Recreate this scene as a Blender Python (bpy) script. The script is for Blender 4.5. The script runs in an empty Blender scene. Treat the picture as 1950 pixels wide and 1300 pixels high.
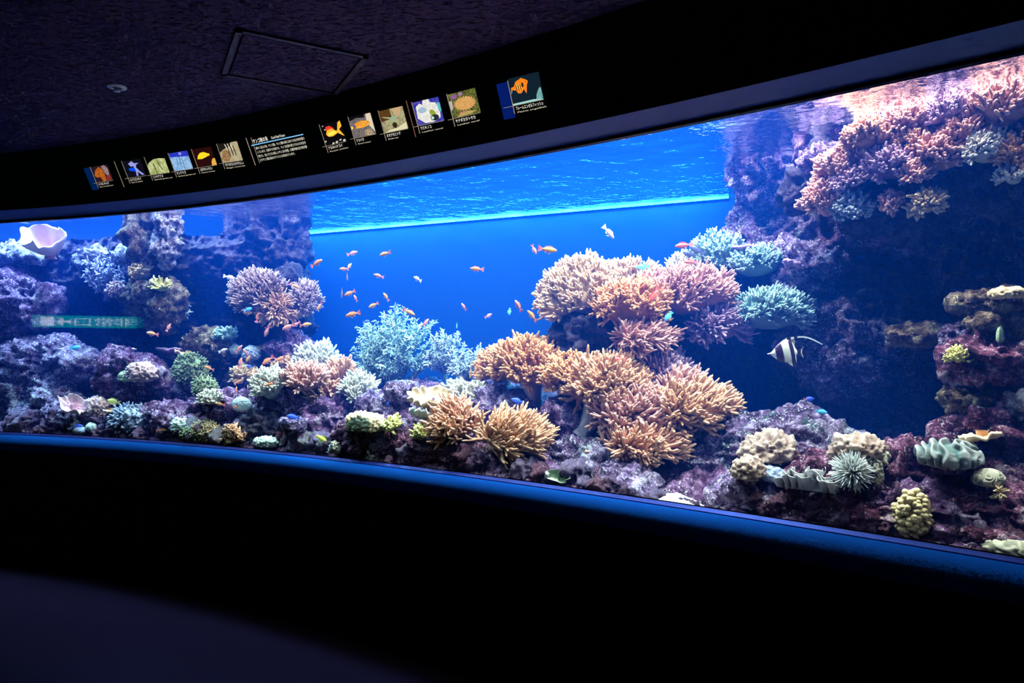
import bpy, math, random
import numpy as np
from mathutils import Vector, Matrix

# ------------------------------------------------------------------ camera, world, lights, exposure
S = bpy.context.scene
COL = S.collection
F = 1300.0            # focal length in pixels of the 1950 px wide frame (24 mm)
EYE = 1.55
HOR = 652.0           # horizon row
cam_d = bpy.data.cameras.new('camera')
cam_d.lens = 24.0
cam_d.sensor_width = 36.0
cam_d.shift_y = 2.0 / 1950.0
cam_d.clip_start = 0.05
cam_d.clip_end = 60
cam = bpy.data.objects.new('camera', cam_d)
cam.location = (0, 0, EYE)
cam.rotation_euler = (math.radians(90), 0, 0)
COL.objects.link(cam)
S.camera = cam
S.view_settings.view_transform = 'Standard'
S.view_settings.look = 'None'
S.view_settings.gamma = 1.0
S.view_settings.use_curve_mapping = False
S.view_settings.exposure = 0.24
w = bpy.data.worlds.new('dark_room')
S.world = w
w.use_nodes = True
w.node_tree.nodes['Background'].inputs[0].default_value = (0.0, 0.0, 0.0, 1)
cy = S.cycles
cy.use_denoising = True
cy.use_adaptive_sampling = True
cy.adaptive_threshold = 0.06
cy.adaptive_min_samples = 12
cy.max_bounces = 4
cy.diffuse_bounces = 2
cy.glossy_bounces = 2
cy.transmission_bounces = 4
cy.transparent_max_bounces = 12
cy.volume_bounces = 0
cy.sample_clamp_indirect = 3.0
cy.caustics_reflective = True
cy.blur_glossy = 1.0
cy.caustics_refractive = False

# the front glass follows this shallow curve (plan view)
def gY(x):
    return 3.294 - 0.6794 * x - 0.0574 * x * x
def gS(x):
    return -0.6794 - 0.1148 * x
def gfr(x):
    """tangent (to the right) and normal (towards the room) of the glass in plan"""
    m = gS(x); l = math.hypot(1, m)
    return (1 / l, m / l), (m / l, -1 / l)
def goff(x, o):
    """point of the curve moved by o towards the room"""
    t, n = gfr(x)
    return x + n[0] * o, gY(x) + n[1] * o
def gpx(px):
    """glass point on the sight line of pixel column px"""
    k = (px - 975) / F
    # y = x / k ; solve quadratic gY(k*y) = y
    a = -0.0574 * k * k; b = -0.6794 * k - 1; c = 3.294
    if abs(a) < 1e-9: y = -c / b
    else:
        y = (-b - math.sqrt(b * b - 4 * a * c)) / (2 * a)
    return k * y, y
def at(px, py, d):
    """point d metres (camera depth) behind the glass on the sight line of (px, py)"""
    x, y = gpx(px)
    y += d
    return Vector(((px - 975) / F * y, y, EYE - (py - HOR) / F * y))
def mpp(px, d):
    return (gpx(px)[1] + d) / F

Z_GB = EYE - 0.65          # bottom of the glass
Z_GT = EYE + 0.8775        # top of the glass
Z_W = EYE + 0.955          # water level
Z_C = EYE + 1.30           # ceiling
WALL = [(-7.2, 6.05), (-1.95, 6.02), (1.42, 4.46), (3.4, 3.5)]   # plan of the tank's rear wall
def wallY(x):
    for (x0, y0), (x1, y1) in zip(WALL[:-1], WALL[1:]):
        if x <= x1 or (x1, y1) == WALL[-1]:
            return y0 + (y1 - y0) * (x - x0) / (x1 - x0)

def area(name, loc, sx, sy, power, col, rot=(0, 0, 0), spread=180):
    l = bpy.data.lights.new(name, 'AREA'); l.shape = 'RECTANGLE'; l.size = sx; l.size_y = sy
    l.energy = power; l.color = col; l.spread = math.radians(spread)
    o = bpy.data.objects.new(name, l); o.location = loc; o.rotation_euler = rot
    COL.objects.link(o); return o
# lamps hung over the open top of the tank
LAMPS = [(-5.2, 0.16, 110, 0), (-4.1, 0.16, 155, 0), (-3.0, 0.15, 150, 0), (-1.9, 0.13, 122, 1), (-0.9, 0.13, 135, 1), (0.0, 0.13, 145, 1), (0.8, 0.13, 145, 1), (1.45, 0.12, 122, 1), (2.1, 0.10, 48, 1),
         (-4.6, 0.62, 170, 0), (-3.2, 0.62, 150, 0), (-1.7, 0.60, 95, 0), (-0.4, 0.60, 70, 0), (0.8, 0.60, 75, 0), (1.8, 0.58, 95, 0)]
for lx, f_, pw, white in LAMPS:
    ly = gY(lx) + (wallY(lx) - gY(lx)) * f_
    area('tank_lamp', (lx, ly, Z_W + 1.25), 0.7, 0.45, pw * 1.1, (1.0, 0.97, 0.94) if white else ((0.34, 0.62, 1.0) if f_ < 0.5 else (0.40, 0.68, 1.0)), (0, 0, math.atan(gS(lx))))
# blue strip lamp along the rear wall
ax, ay = -1.95, 6.02; bx_, by_ = 1.42, 4.46
sl = math.hypot(bx_ - ax, by_ - ay)
area('rear_strip_lamp', ((ax + bx_) / 2 - 0.10 * 0.42, (ay + by_) / 2 - 0.10 * 0.9, Z_W + 0.15), sl * 0.98, 0.07, 290, (0.08, 0.60, 1.0),
     (math.radians(14), 0, math.atan2(by_ - ay, bx_ - ax)))

# ------------------------------------------------------------------ helpers
def link(o):
    COL.objects.link(o); return o
def tag(o, label=None, cat=None, group=None, kind=None):
    if label: o['label'] = label
    if cat: o['category'] = cat
    if group: o['group'] = group
    if kind: o['kind'] = kind
    return o
def empty(name, loc, label, cat, group=None, kind=None):
    o = bpy.data.objects.new(name, None); o.location = loc; o.empty_display_size = 0.02
    link(o); return tag(o, label, cat, group, kind)
def mesh_from(name, V, Q=None, T=None, smooth=True, tip=None):
    V = np.asarray(V, np.float32).reshape(-1, 3)
    Q = np.zeros((0, 4), np.int32) if Q is None else np.asarray(Q, np.int32).reshape(-1, 4)
    T = np.zeros((0, 3), np.int32) if T is None else np.asarray(T, np.int32).reshape(-1, 3)
    me = bpy.data.meshes.new(name)
    me.vertices.add(len(V)); me.vertices.foreach_set('co', V.ravel())
    nl = Q.size + T.size
    me.loops.add(nl)
    me.loops.foreach_set('vertex_index', np.concatenate([Q.ravel(), T.ravel()]).astype(np.int32))
    me.polygons.add(len(Q) + len(T))
    st = np.concatenate([np.arange(len(Q)) * 4, Q.size + np.arange(len(T)) * 3]).astype(np.int32)
    me.polygons.foreach_set('loop_start', st)
    me.polygons.foreach_set('use_smooth', np.full(len(Q) + len(T), smooth, dtype=bool))
    if tip is not None:
        a = me.attributes.new('tip', 'FLOAT', 'POINT'); a.data.foreach_set('value', np.asarray(tip, np.float32).ravel())
    me.update(calc_edges=True)
    return me
def obj(name, me, mat=None, parent=None, loc=None):
    o = bpy.data.objects.new(name, me)
    if mat is not None and not me.materials: me.materials.append(mat)
    if parent is not None: o.parent = parent
    if loc is not None: o.location = loc
    return link(o)
class MB:
    """collects pieces of one mesh"""
    def __init__(s): s.V = []; s.Q = []; s.T = []; s.A = []; s.n = 0
    def add(s, V, Q=None, T=None, tip=0.0):
        V = np.asarray(V, float).reshape(-1, 3)
        if Q is not None and len(Q): s.Q.append(np.asarray(Q, int).reshape(-1, 4) + s.n)
        if T is not None and len(T): s.T.append(np.asarray(T, int).reshape(-1, 3) + s.n)
        s.V.append(V); s.A.append(np.broadcast_to(np.asarray(tip, float), (len(V),)).copy()); s.n += len(V); return s
    def box(s, c, h, R=None):
        v = np.array([(x, y, z) for x in (-1, 1) for y in (-1, 1) for z in (-1, 1)], float) * np.array(h)
        if R is not None: v = v @ np.asarray(R).T
        return s.add(v + np.array(c), [(0, 1, 3, 2), (4, 6, 7, 5), (0, 4, 5, 1), (2, 3, 7, 6), (0, 2, 6, 4), (1, 5, 7, 3)])
    def mesh(s, name, smooth=True):
        V = np.concatenate(s.V); Q = np.concatenate(s.Q) if s.Q else None; T = np.concatenate(s.T) if s.T else None
        return mesh_from(name, V, Q, T, smooth, np.concatenate(s.A))
    def build(s, name, mat, parent=None, smooth=True, loc=None):
        return obj(name, s.mesh(name, smooth), mat, parent, loc)
def unit(a):
    a = np.asarray(a, float); return a / (np.linalg.norm(a, axis=-1, keepdims=True) + 1e-12)
def tubes(P, R, sides=5, cap=True):
    """P (N,K,3) paths, R (N,K) radii -> verts, quads, tris, tip(0..1 along)"""
    P = np.asarray(P, float); R = np.asarray(R, float); N, K, _ = P.shape
    t = unit(np.gradient(P, axis=1))
    ref = np.where(np.abs(t[:, :1, 2:3]) > 0.9, np.array([1., 0, 0]), np.array([0, 0, 1.]))
    ref = np.broadcast_to(ref, t.shape)
    u = unit(np.cross(t, ref)); v = np.cross(t, u)
    a = np.arange(sides) * 2 * np.pi / sides
    V = P[:, :, None] + R[:, :, None, None] * (np.cos(a)[None, None, :, None] * u[:, :, None] + np.sin(a)[None, None, :, None] * v[:, :, None])
    idx = np.arange(N * K * sides).reshape(N, K, sides)
    A = idx[:, :-1]; B = idx[:, 1:]
    Q = np.stack([A, np.roll(A, -1, 2), np.roll(B, -1, 2), B], -1).reshape(-1, 4)
    tip = np.broadcast_to(np.linspace(0, 1, K)[None, :, None], (N, K, sides)).ravel()
    T = []
    if cap:
        L = idx[:, -1]
        for k in range(1, sides - 1): T.append(np.stack([L[:, 0], L[:, k], L[:, k + 1]], -1))
        T = np.concatenate(T)
    return V.reshape(-1, 3), Q, T, tip
_ico = {}
def ico(n):
    if n not in _ico:
        import bmesh
        bm = bmesh.new(); bmesh.ops.create_icosphere(bm, subdivisions=n, radius=1)
        V = np.array([v.co[:] for v in bm.verts]); T = np.array([[v.index for v in f.verts] for f in bm.faces]); bm.free()
        _ico[n] = (unit(V), T)
    return _ico[n]
def _h(i, j, k, s):
    n = (i.astype(np.int64) * 374761393 + j.astype(np.int64) * 668265263 + k.astype(np.int64) * 2147483647 + s * 1274126177) & 0xffffffff
    n = ((n ^ (n >> 13)) * 1274126177) & 0xffffffff
    n = ((n ^ (n >> 16)) * 2246822519) & 0xffffffff
    return ((n ^ (n >> 15)) & 0xffffff) / float(0xffffff)
def vnoise(P, s=0):
    i = np.floor(P); f = P - i; f = f * f * f * (f * (f * 6 - 15) + 10); i = i.astype(np.int64)
    x, y, z = i[..., 0], i[..., 1], i[..., 2]; fx, fy, fz = f[..., 0], f[..., 1], f[..., 2]
    def L(a, b, t): return a + (b - a) * t
    r = L(L(L(_h(x, y, z, s), _h(x + 1, y, z, s), fx), L(_h(x, y + 1, z, s), _h(x + 1, y + 1, z, s), fx), fy),
          L(L(_h(x, y, z + 1, s), _h(x + 1, y, z + 1, s), fx), L(_h(x, y + 1, z + 1, s), _h(x + 1, y + 1, z + 1, s), fx), fy), fz)
    return r * 2 - 1
def fbm(P, o=4, s=0, g=0.5):
    r = 0; a = 1.0
    for k in range(o): r = r + a * vnoise(P * (2.03 ** k) + 17.3 * k, s + k); a *= g
    return r
def ridged(P, o=4, s=0, g=0.55):
    r = 0; a = 1.0
    for k in range(o): r = r + a * (1 - 2 * np.abs(vnoise(P * (2.07 ** k) + 9.1 * k, s + k))); a *= g
    return r
def grid_faces(n, m, wrap=False):
    i = np.arange(n * m).reshape(n, m)
    if wrap:
        A = i[:-1]; B = i[1:]
        return np.stack([A, np.roll(A, -1, 1), np.roll(B, -1, 1), B], -1).reshape(-1, 4)
    return np.stack([i[:-1, :-1], i[:-1, 1:], i[1:, 1:], i[1:, :-1]], -1).reshape(-1, 4)
def rotz(a):
    c, s_ = math.cos(a), math.sin(a); return np.array([[c, -s_, 0], [s_, c, 0], [0, 0, 1.0]])

# ------------------------------------------------------------------ materials
def nt(name):
    m = bpy.data.materials.new(name); m.use_nodes = True
    t = m.node_tree; t.nodes.clear()
    return m, t, t.nodes.new('ShaderNodeOutputMaterial')
def N(t, typ, **kw):
    n = t.nodes.new(typ)
    for k, v in kw.items():
        if k.startswith('i_'): n.inputs[k[2:].replace('_', ' ')].default_value = v
        else: setattr(n, k, v)
    return n
def ramp(t, fac, stops, interp='LINEAR'):
    r = t.nodes.new('ShaderNodeValToRGB'); r.color_ramp.interpolation = interp
    e = r.color_ramp.elements
    while len(e) > 1: e.remove(e[-1])
    e[0].position = stops[0][0]; e[0].color = (*stops[0][1], 1)
    for p, c in stops[1:]:
        x = e.new(p); x.color = (*c, 1)
    t.links.new(fac, r.inputs[0]); return r.outputs[0]
def mix(t, fac, a, b, typ='MIX'):
    n = t.nodes.new('ShaderNodeMix'); n.data_type = 'RGBA'; n.blend_type = typ
    for s_, v in ((n.inputs[0], fac), (n.inputs[6], a), (n.inputs[7], b)):
        if isinstance(v, (int, float)): s_.default_value = v
        elif isinstance(v, (tuple, list)): s_.default_value = (*v[:3], 1)
        else: t.links.new(v, s_)
    return n.outputs[2]
def coords(t, scale=(1, 1, 1), kind='Object'):
    c = t.nodes.new('ShaderNodeTexCoord'); m = t.nodes.new('ShaderNodeMapping'); m.inputs['Scale'].default_value = scale
    t.links.new(c.outputs[kind], m.inputs[0]); return m.outputs[0]
def noise(t, v, scale, detail=4, rough=0.55):
    n = N(t, 'ShaderNodeTexNoise'); n.inputs['Scale'].default_value = scale; n.inputs['Detail'].default_value = detail; n.inputs['Roughness'].default_value = rough
    t.links.new(v, n.inputs['Vector']); return n.outputs['Fac']
def voro(t, v, scale, feature='F1', rnd=1.0):
    n = N(t, 'ShaderNodeTexVoronoi', feature=feature); n.inputs['Scale'].default_value = scale; n.inputs['Randomness'].default_value = rnd
    t.links.new(v, n.inputs['Vector']); return n.outputs['Distance']
def princ(t, out, col, rough=0.6, spec=0.3, bump=None, bdist=0.01, bstr=0.5, metal=0.0, emit=None, estr=0):
    b = N(t, 'ShaderNodeBsdfPrincipled')
    if isinstance(col, (tuple, list)): b.inputs['Base Color'].default_value = (*col[:3], 1)
    else: t.links.new(col, b.inputs['Base Color'])
    if isinstance(rough, (int, float)): b.inputs['Roughness'].default_value = rough
    else: t.links.new(rough, b.inputs['Roughness'])
    b.inputs['Specular IOR Level'].default_value = spec; b.inputs['Metallic'].default_value = metal
    if bump is not None:
        n = N(t, 'ShaderNodeBump'); n.inputs['Strength'].default_value = bstr; n.inputs['Distance'].default_value = bdist
        t.links.new(bump, n.inputs['Height']); t.links.new(n.outputs[0], b.inputs['Normal'])
    t.links.new(b.outputs[0], out.inputs[0]); return b
def plain(name, col, rough=0.6, spec=0.3, var=0.12, scale=30, bump=0.0, metal=0.0):
    m, t, o = nt(name); v = coords(t); n = noise(t, v, scale, 3)
    c = mix(t, n, tuple(x * (1 - var) for x in col), tuple(min(1, x * (1 + var)) for x in col))
    princ(t, o, c, rough, spec, n if bump else None, 0.004, bump, metal); return m
def emis(name, col, s_=1.0, col2=None, scale=20):
    m, t, o = nt(name); e = N(t, 'ShaderNodeEmission'); e.inputs[1].default_value = s_
    if col2 is None: e.inputs[0].default_value = (*col, 1)
    else:
        v = coords(t); n = noise(t, v, scale, 4, 0.6)
        t.links.new(ramp(t, n, [(0.38, col), (0.62, col2)]), e.inputs[0])
    t.links.new(e.outputs[0], o.inputs[0]); return m
def coral_mat(name, root, mid, tipc, scale=18, rough=0.7, spec=0.2, bscale=120):
    """flesh colour runs from the root to the tip of each finger, mottled"""
    m, t, o = nt(name); v = coords(t)
    a = N(t, 'ShaderNodeAttribute', attribute_name='tip')
    c = ramp(t, a.outputs['Fac'], [(0.0, root), (0.45, mid), (1.0, tipc)])
    n = noise(t, v, scale, 3)
    c = mix(t, n, c, mix(t, 0.7, c, tuple(x * 0.62 for x in mid)), 'MIX')
    n2 = noise(t, v, bscale, 2)
    princ(t, o, c, rough, spec, n2, 0.004, 0.35); return m
def rock_mat(name, dark, mid, light, fleck, fleck_amt=0.5, s_=1.0, moss=None):
    """living rock: encrusting coralline patches with ragged pale flecks"""
    m, t, o = nt(name); v = coords(t)
    n1 = noise(t, v, 6 * s_, 6, 0.68); n2 = noise(t, v, 24 * s_, 6, 0.72); n3 = noise(t, v, 70 * s_, 4, 0.75)
    c = ramp(t, n1, [(0.36, tuple(x * 0.6 for x in dark)), (0.5, mid), (0.64, light)])
    c2 = ramp(t, n2, [(0.42, tuple(x * 0.25 for x in dark)), (0.52, mid), (0.62, light)])  # darkest tone follows the bump hollows: crevice shade painted into the colour
    c = mix(t, 0.6, c, c2)
    if moss is not None:
        nm = noise(t, v, 8.3 * s_, 4, 0.6)
        c = mix(t, ramp(t, nm, [(0.53, (0, 0, 0)), (0.66, (0.8, 0.8, 0.8))]), c, moss)
    nf = noise(t, v, 95 * s_, 3, 0.6); ng = noise(t, v, 13 * s_, 3, 0.6)
    fl = ramp(t, nf, [(0.57, (0, 0, 0)), (0.64, (1, 1, 1))])
    mk = ramp(t, ng, [(0.60 - 0.20 * fleck_amt, (0, 0, 0)), (0.68 - 0.20 * fleck_amt, (1, 1, 1))])
    f2 = N(t, 'ShaderNodeMath', operation='MULTIPLY'); t.links.new(fl, f2.inputs[0]); t.links.new(mk, f2.inputs[1])
    c = mix(t, f2.outputs[0], c, fleck)
    # broad pale crusts, brightened to put lit patches into the colour
    nb = noise(t, v, 4.1 * s_, 5, 0.7)
    c = mix(t, ramp(t, nb, [(0.60, (0, 0, 0)), (0.64, (0.65, 0.65, 0.65))]), c, tuple(min(1, 0.5 * x + 0.5 * y) for x, y in zip(light, fleck)))
    ht = N(t, 'ShaderNodeMath', operation='ADD'); t.links.new(n2, ht.inputs[0]); t.links.new(n3, ht.inputs[1])
    princ(t, o, c, 0.85, 0.12, ht.outputs[0], 0.04, 1.0); return m

M = {}
M['rock_purple'] = rock_mat('coralline_rock', (0.054, 0.019, 0.054), (0.176, 0.068, 0.176), (0.459, 0.243, 0.432), (0.88, 0.76, 0.84), 0.65)
M['rock_mauve'] = rock_mat('mauve_rock', (0.062, 0.035, 0.094), (0.25, 0.138, 0.3), (0.625, 0.45, 0.675), (0.92, 0.84, 0.95), 0.95)
M['rock_maroon'] = rock_mat('maroon_rock', (0.045, 0.013, 0.028), (0.168, 0.042, 0.095), (0.476, 0.21, 0.308), (0.84, 0.70, 0.76), 0.6)
M['rock_moss'] = rock_mat('algae_rock', (0.056, 0.03, 0.075), (0.188, 0.1, 0.213), (0.5, 0.375, 0.562), (0.88, 0.86, 0.92), 0.9, 1.0, (0.045, 0.11, 0.09))
M['rock_brown'] = rock_mat('brown_rock', (0.04, 0.022, 0.016), (0.15, 0.09, 0.065), (0.42, 0.30, 0.21), (0.80, 0.68, 0.50), 0.5, 1.0, (0.16, 0.15, 0.06))
M['rock_dark'] = rock_mat('shade_toned_rock', (0.022, 0.020, 0.03), (0.06, 0.045, 0.07), (0.12, 0.085, 0.13), (0.22, 0.18, 0.24), 0.2)  # rock toned down for hollows and far reef: shade put into the colour
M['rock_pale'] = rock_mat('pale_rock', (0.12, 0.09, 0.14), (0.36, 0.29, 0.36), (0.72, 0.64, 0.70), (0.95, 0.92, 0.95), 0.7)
# ------------------------------------------------------------------ the room and the tank shell
def mat_black(name='black_paint', c=(0.012, 0.012, 0.015), r=0.75):
    return plain(name, c, r, 0.15, 0.2, 60)
M['black'] = mat_black()
M['gasket'] = plain('black_rubber', (0.006, 0.006, 0.008), 0.6, 0.2)
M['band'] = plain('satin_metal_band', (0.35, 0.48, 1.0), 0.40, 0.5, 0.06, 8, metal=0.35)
M['bar'] = plain('purple_grey_bar', (0.07, 0.07, 0.36), 0.4, 0.5, 0.06, 8, metal=0.4)
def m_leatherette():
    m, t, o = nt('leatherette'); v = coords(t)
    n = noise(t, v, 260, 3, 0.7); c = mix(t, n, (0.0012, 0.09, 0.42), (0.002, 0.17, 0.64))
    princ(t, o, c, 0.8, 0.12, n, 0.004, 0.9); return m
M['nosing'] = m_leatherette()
def m_ceiling():
    m, t, o = nt('fissured_ceiling_board'); v = coords(t, (1, 1, 1))
    # dark dashes: thresholded stretched noise, turned along the boards
    mp = t.nodes.new('ShaderNodeMapping'); mp.inputs['Rotation'].default_value = (0, 0, math.radians(14)); mp.inputs['Scale'].default_value = (24, 80, 1)
    t.links.new(v, mp.inputs[0])
    n = noise(t, mp.outputs[0], 1.0, 3, 0.6); n2 = noise(t, v, 180, 2)
    fis = ramp(t, n, [(0.37, (0, 0, 0)), (0.42, (1, 1, 1))])
    c = mix(t, fis, (0.02, 0.015, 0.025), mix(t, n2, (0.082, 0.055, 0.13), (0.115, 0.08, 0.17)))
    princ(t, o, c, 0.95, 0.05, fis, 0.006, 0.6); return m
M['ceiling'] = m_ceiling()
def m_carpet():
    m, t, o = nt('carpet'); v = coords(t)
    n = noise(t, v, 420, 3, 0.8); n2 = noise(t, v, 3, 3)
    c = mix(t, n, (0.008, 0.004, 0.010), (0.022, 0.011, 0.030)); c = mix(t, n2, c, mix(t, 0.3, c, (0.01, 0.008, 0.03)))
    princ(t, o, c, 1.0, 0.02, n, 0.01, 0.8); return m
M['carpet'] = m_carpet()
def m_glass():
    m, t, o = nt('acrylic_pane')
    f = N(t, 'ShaderNodeFresnel'); f.inputs[0].default_value = 1.25
    tr = N(t, 'ShaderNodeBsdfTransparent'); 
    # light that comes down too steeply is totally reflected inside the pane and never reaches the room
    gg = N(t, 'ShaderNodeNewGeometry'); dp = N(t, 'ShaderNodeVectorMath', operation='DOT_PRODUCT'); t.links.new(gg.outputs['Incoming'], dp.inputs[0]); t.links.new(gg.outputs['Normal'], dp.inputs[1])
    ab = N(t, 'ShaderNodeMath', operation='ABSOLUTE'); t.links.new(dp.outputs['Value'], ab.inputs[0])
    t.links.new(ramp(t, ab.outputs[0], [(0.11, (0, 0, 0)), (0.27, (0.985, 0.99, 1))]), tr.inputs[0])
    g = N(t, 'ShaderNodeBsdfGlossy'); g.inputs['Roughness'].default_value = 0.012
    # from the room: a weak mirror; from the water: clear head-on, total reflection for slanting light
    inner = ramp(t, ab.outputs[0], [(0.60, (1, 1, 1)), (0.70, (0, 0, 0))])
    pick = N(t, 'ShaderNodeMix'); pick.data_type = 'FLOAT'; t.links.new(gg.outputs['Backfacing'], pick.inputs[0]); t.links.new(f.outputs[0], pick.inputs[2]); t.links.new(inner, pick.inputs[3])
    mx = N(t, 'ShaderNodeMixShader'); t.links.new(pick.outputs[0], mx.inputs[0]); t.links.new(tr.outputs[0], mx.inputs[1]); t.links.new(g.outputs[0], mx.inputs[2])
    t.links.new(mx.outputs[0], o.inputs[0]); return m
M['glass'] = m_glass()
def m_backwall():
    m, t, o = nt('blue_tank_wall'); v = coords(t)
    n = noise(t, v, 1.3, 3); c = mix(t, n, (0.0001, 0.0118, 0.027), (0.0001, 0.0138, 0.031))
    princ(t, o, c, 0.85, 0.1); return m
M['backwall'] = m_backwall()
M['sand'] = plain('coral_sand', (0.62, 0.58, 0.52), 0.95, 0.1, 0.35, 140, 0.8)
def m_water():
    m, t, o = nt('sea_water')
    a = N(t, 'ShaderNodeVolumeAbsorption'); a.inputs[0].default_value = (0.0, 0.74, 0.94, 1); a.inputs[1].default_value = 0.21
    s_ = N(t, 'ShaderNodeVolumeScatter'); s_.inputs[0].default_value = (0.003, 0.10, 0.80, 1); s_.inputs[1].default_value = 0.15; s_.inputs[2].default_value = 0.0
    ad = N(t, 'ShaderNodeAddShader'); t.links.new(a.outputs[0], ad.inputs[0]); t.links.new(s_.outputs[0], ad.inputs[1])
    t.links.new(ad.outputs[0], o.inputs['Volume']); return m
M['water'] = m_water()
def m_surface():
    m, t, o = nt('rippled_water_surface'); v = coords(t)
    mp = t.nodes.new('ShaderNodeMapping'); mp.inputs['Rotation'].default_value = (0, 0, math.radians(28)); mp.inputs['Scale'].default_value = (1.0, 1.0, 1)
    t.links.new(v, mp.inputs[0])
    n1 = noise(t, mp.outputs[0], 5.0, 3, 0.5); n2 = noise(t, mp.outputs[0], 26, 3, 0.55)
    ad = N(t, 'ShaderNodeMath', operation='MULTIPLY_ADD'); t.links.new(n2, ad.inputs[0]); ad.inputs[1].default_value = 0.16; t.links.new(n1, ad.inputs[2])
    b = N(t, 'ShaderNodeBump'); b.inputs['Strength'].default_value = 1.0; b.inputs['Distance'].default_value = 0.02; t.links.new(ad.outputs[0], b.inputs['Height'])
    f = N(t, 'ShaderNodeFresnel'); f.inputs[0].default_value = 1.333; t.links.new(b.outputs[0], f.inputs[1])
    tr = N(t, 'ShaderNodeBsdfTransparent')
    g = N(t, 'ShaderNodeBsdfGlossy'); g.inputs['Roughness'].default_value = 0.02; g.inputs[0].default_value = (0.97, 0.98, 1, 1); t.links.new(b.outputs[0], g.inputs['Normal'])
    mx = N(t, 'ShaderNodeMixShader'); t.links.new(f.outputs[0], mx.inputs[0]); t.links.new(tr.outputs[0], mx.inputs[1]); t.links.new(g.outputs[0], mx.inputs[2])
    t.links.new(mx.outputs[0], o.inputs[0]); return m
M['surface'] = m_surface()

XS = np.linspace(-6.6, 3.3, 100)
def loft(prof, xs=XS, closed=True):
    """sweep (offset towards the room, height above the eye) along the glass curve"""
    V = []
    for x in xs:
        for o, z in prof:
            a, b = goff(x, o); V.append((a, b, EYE + z))
    n, m = len(xs), len(prof)
    Q = grid_faces(n, m, closed)
    return V, Q[:, ::-1]
def struct(name, V, Q, mat, smooth=False, label=None):
    o = obj(name, mesh_from(name, V, Q, None, smooth), mat); o['kind'] = 'structure'
    if label: o['label'] = label
    return o
zb, zt = Z_GB - EYE, Z_GT - EYE
V, Q = loft([(0.0, zb - 0.05), (0.0, zt + 0.06)], np.linspace(-6.6, 3.3, 200), False); V2, Q2 = loft([(-0.04, zb - 0.05), (-0.04, zt + 0.06)], np.linspace(-6.6, 3.3, 200), False)
Q = np.concatenate([Q, Q2 + len(V)]); V = V + V2
pane = struct('window_1', V, Q, M['glass'], True, 'long curved acrylic viewing window of the tank')
V, Q = loft([(0.006, zt), (0.03, zt + 0.002), (0.03, zt + 0.03), (0.006, zt + 0.03)])
struct('trim_1', V, Q, M['gasket'], False, 'thin black seal along the top of the window')
V, Q = loft([(0.022, zt + 0.010), (0.106, zt + 0.070), (0.106, zt + 0.085), (0.002, zt + 0.085), (0.002, zt + 0.032)])
struct('trim_2', V, Q, M['band'], False, 'blue-lit satin band sloping out above the window')
V, Q = loft([(0.106, zt + 0.0705), (0.27, 1.30), (0.27, 1.36), (-0.05, 1.36), (-0.05, 3.2), (-0.09, 3.2), (-0.09, zt + 0.065), (0.0, zt + 0.065)])
struct('wall_front', V, Q, M['black'], False, 'black fascia leaning out over the window')
V, Q = loft([(0.001, zb - 0.006), (0.008, zb - 0.004), (0.008, zb - 0.03), (0.001, zb - 0.03)])
struct('trim_3', V, Q, M['gasket'], False, 'thin black seal along the foot of the window')
V, Q = loft([(0.008, zb - 0.008), (0.034, zb - 0.018), (0.036, zb - 0.05), (0.008, zb - 0.05)])
struct('trim_4', V, Q, M['bar'], False, 'smooth purple-blue bar at the foot of the window')
arc = [(0.038 + 0.066 * math.sin(a), zb - 0.092 + 0.070 * math.cos(a)) for a in np.linspace(-0.05, 2.0, 16)]
V, Q = loft(arc + [(0.04, zb - 0.15)])
struct('trim_5', V, Q, M['nosing'], True, 'rounded textured ledge in blue light below the window')
V, Q = loft([(0.075, zb - 0.125), (0.075, -1.56), (-0.04, -1.56), (-0.04, zb - 0.06), (0.03, zb - 0.06)])
struct('wall_base', V, Q, M['black'], False, 'black wall below the window ledge')
def strip(name, o0, z, mat, label, up):
    V = []
    for x in XS: V.append((*goff(x, o0), z))
    ys = np.linspace(0, 1, 2)
    V = []
    for x in XS:
        a, b = goff(x, o0)
        V += [(a, b, z), (a, -2.6, z)]
    Q = grid_faces(len(XS), 2)
    if up: Q = Q[:, ::-1]
    return struct(name, V, Q, mat, False, label)
strip('floor', 0.0, 0.0, M['carpet'], 'dark carpeted floor of the viewing room', True)
strip('ceiling', 0.2, Z_C, M['ceiling'], 'dark fissured board ceiling of the viewing room', False)
b = MB(); b.box((-6.75, 1.3, 1.43), (0.05, 3.9, 1.43)); wl = b.build('wall_left', M['black'], None, False); wl['kind'] = 'structure'
# tank: rear wall, ends, sand bed, body of water
V = []
pts = []
for (x0, y0), (x1, y1) in zip(WALL[:-1], WALL[1:]):
    pts.append((x0, y0))
pts.append(WALL[-1])
for x, y in pts: V += [(x, y, 0.7), (x, y, 4.6)]
V2 = [(x, y + 0.08, z) for x, y, z in V]
n = len(pts)
Q = list(grid_faces(n, 2)) + list(np.asarray(grid_faces(n, 2)) + 2 * n)
for (x0, y0), (x1, y1) in (((-1.95, 6.012), (1.415, 4.455)),):
    b = MB(); L_ = math.hypot(x1 - x0, y1 - y0); b.box(((x0 + x1) / 2, (y0 + y1) / 2, Z_W - 0.006), (L_ / 2, 0.004, 0.009), rotz(math.atan2(y1 - y0, x1 - x0)))  # thin strip added to stand for the bright line of light at the waterline
    tr_ = b.build('trim_6', plain('light_line_strip', (0.10, 0.42, 0.55), 0.6, 0.3, 0.03, 5), None, False); tr_['kind'] = 'structure'; tr_['label'] = 'pale strip along the waterline of the rear wall'
struct('wall_rear', V + V2, np.array(Q), M['backwall'], False, 'smooth blue rear wall of the tank')
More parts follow.
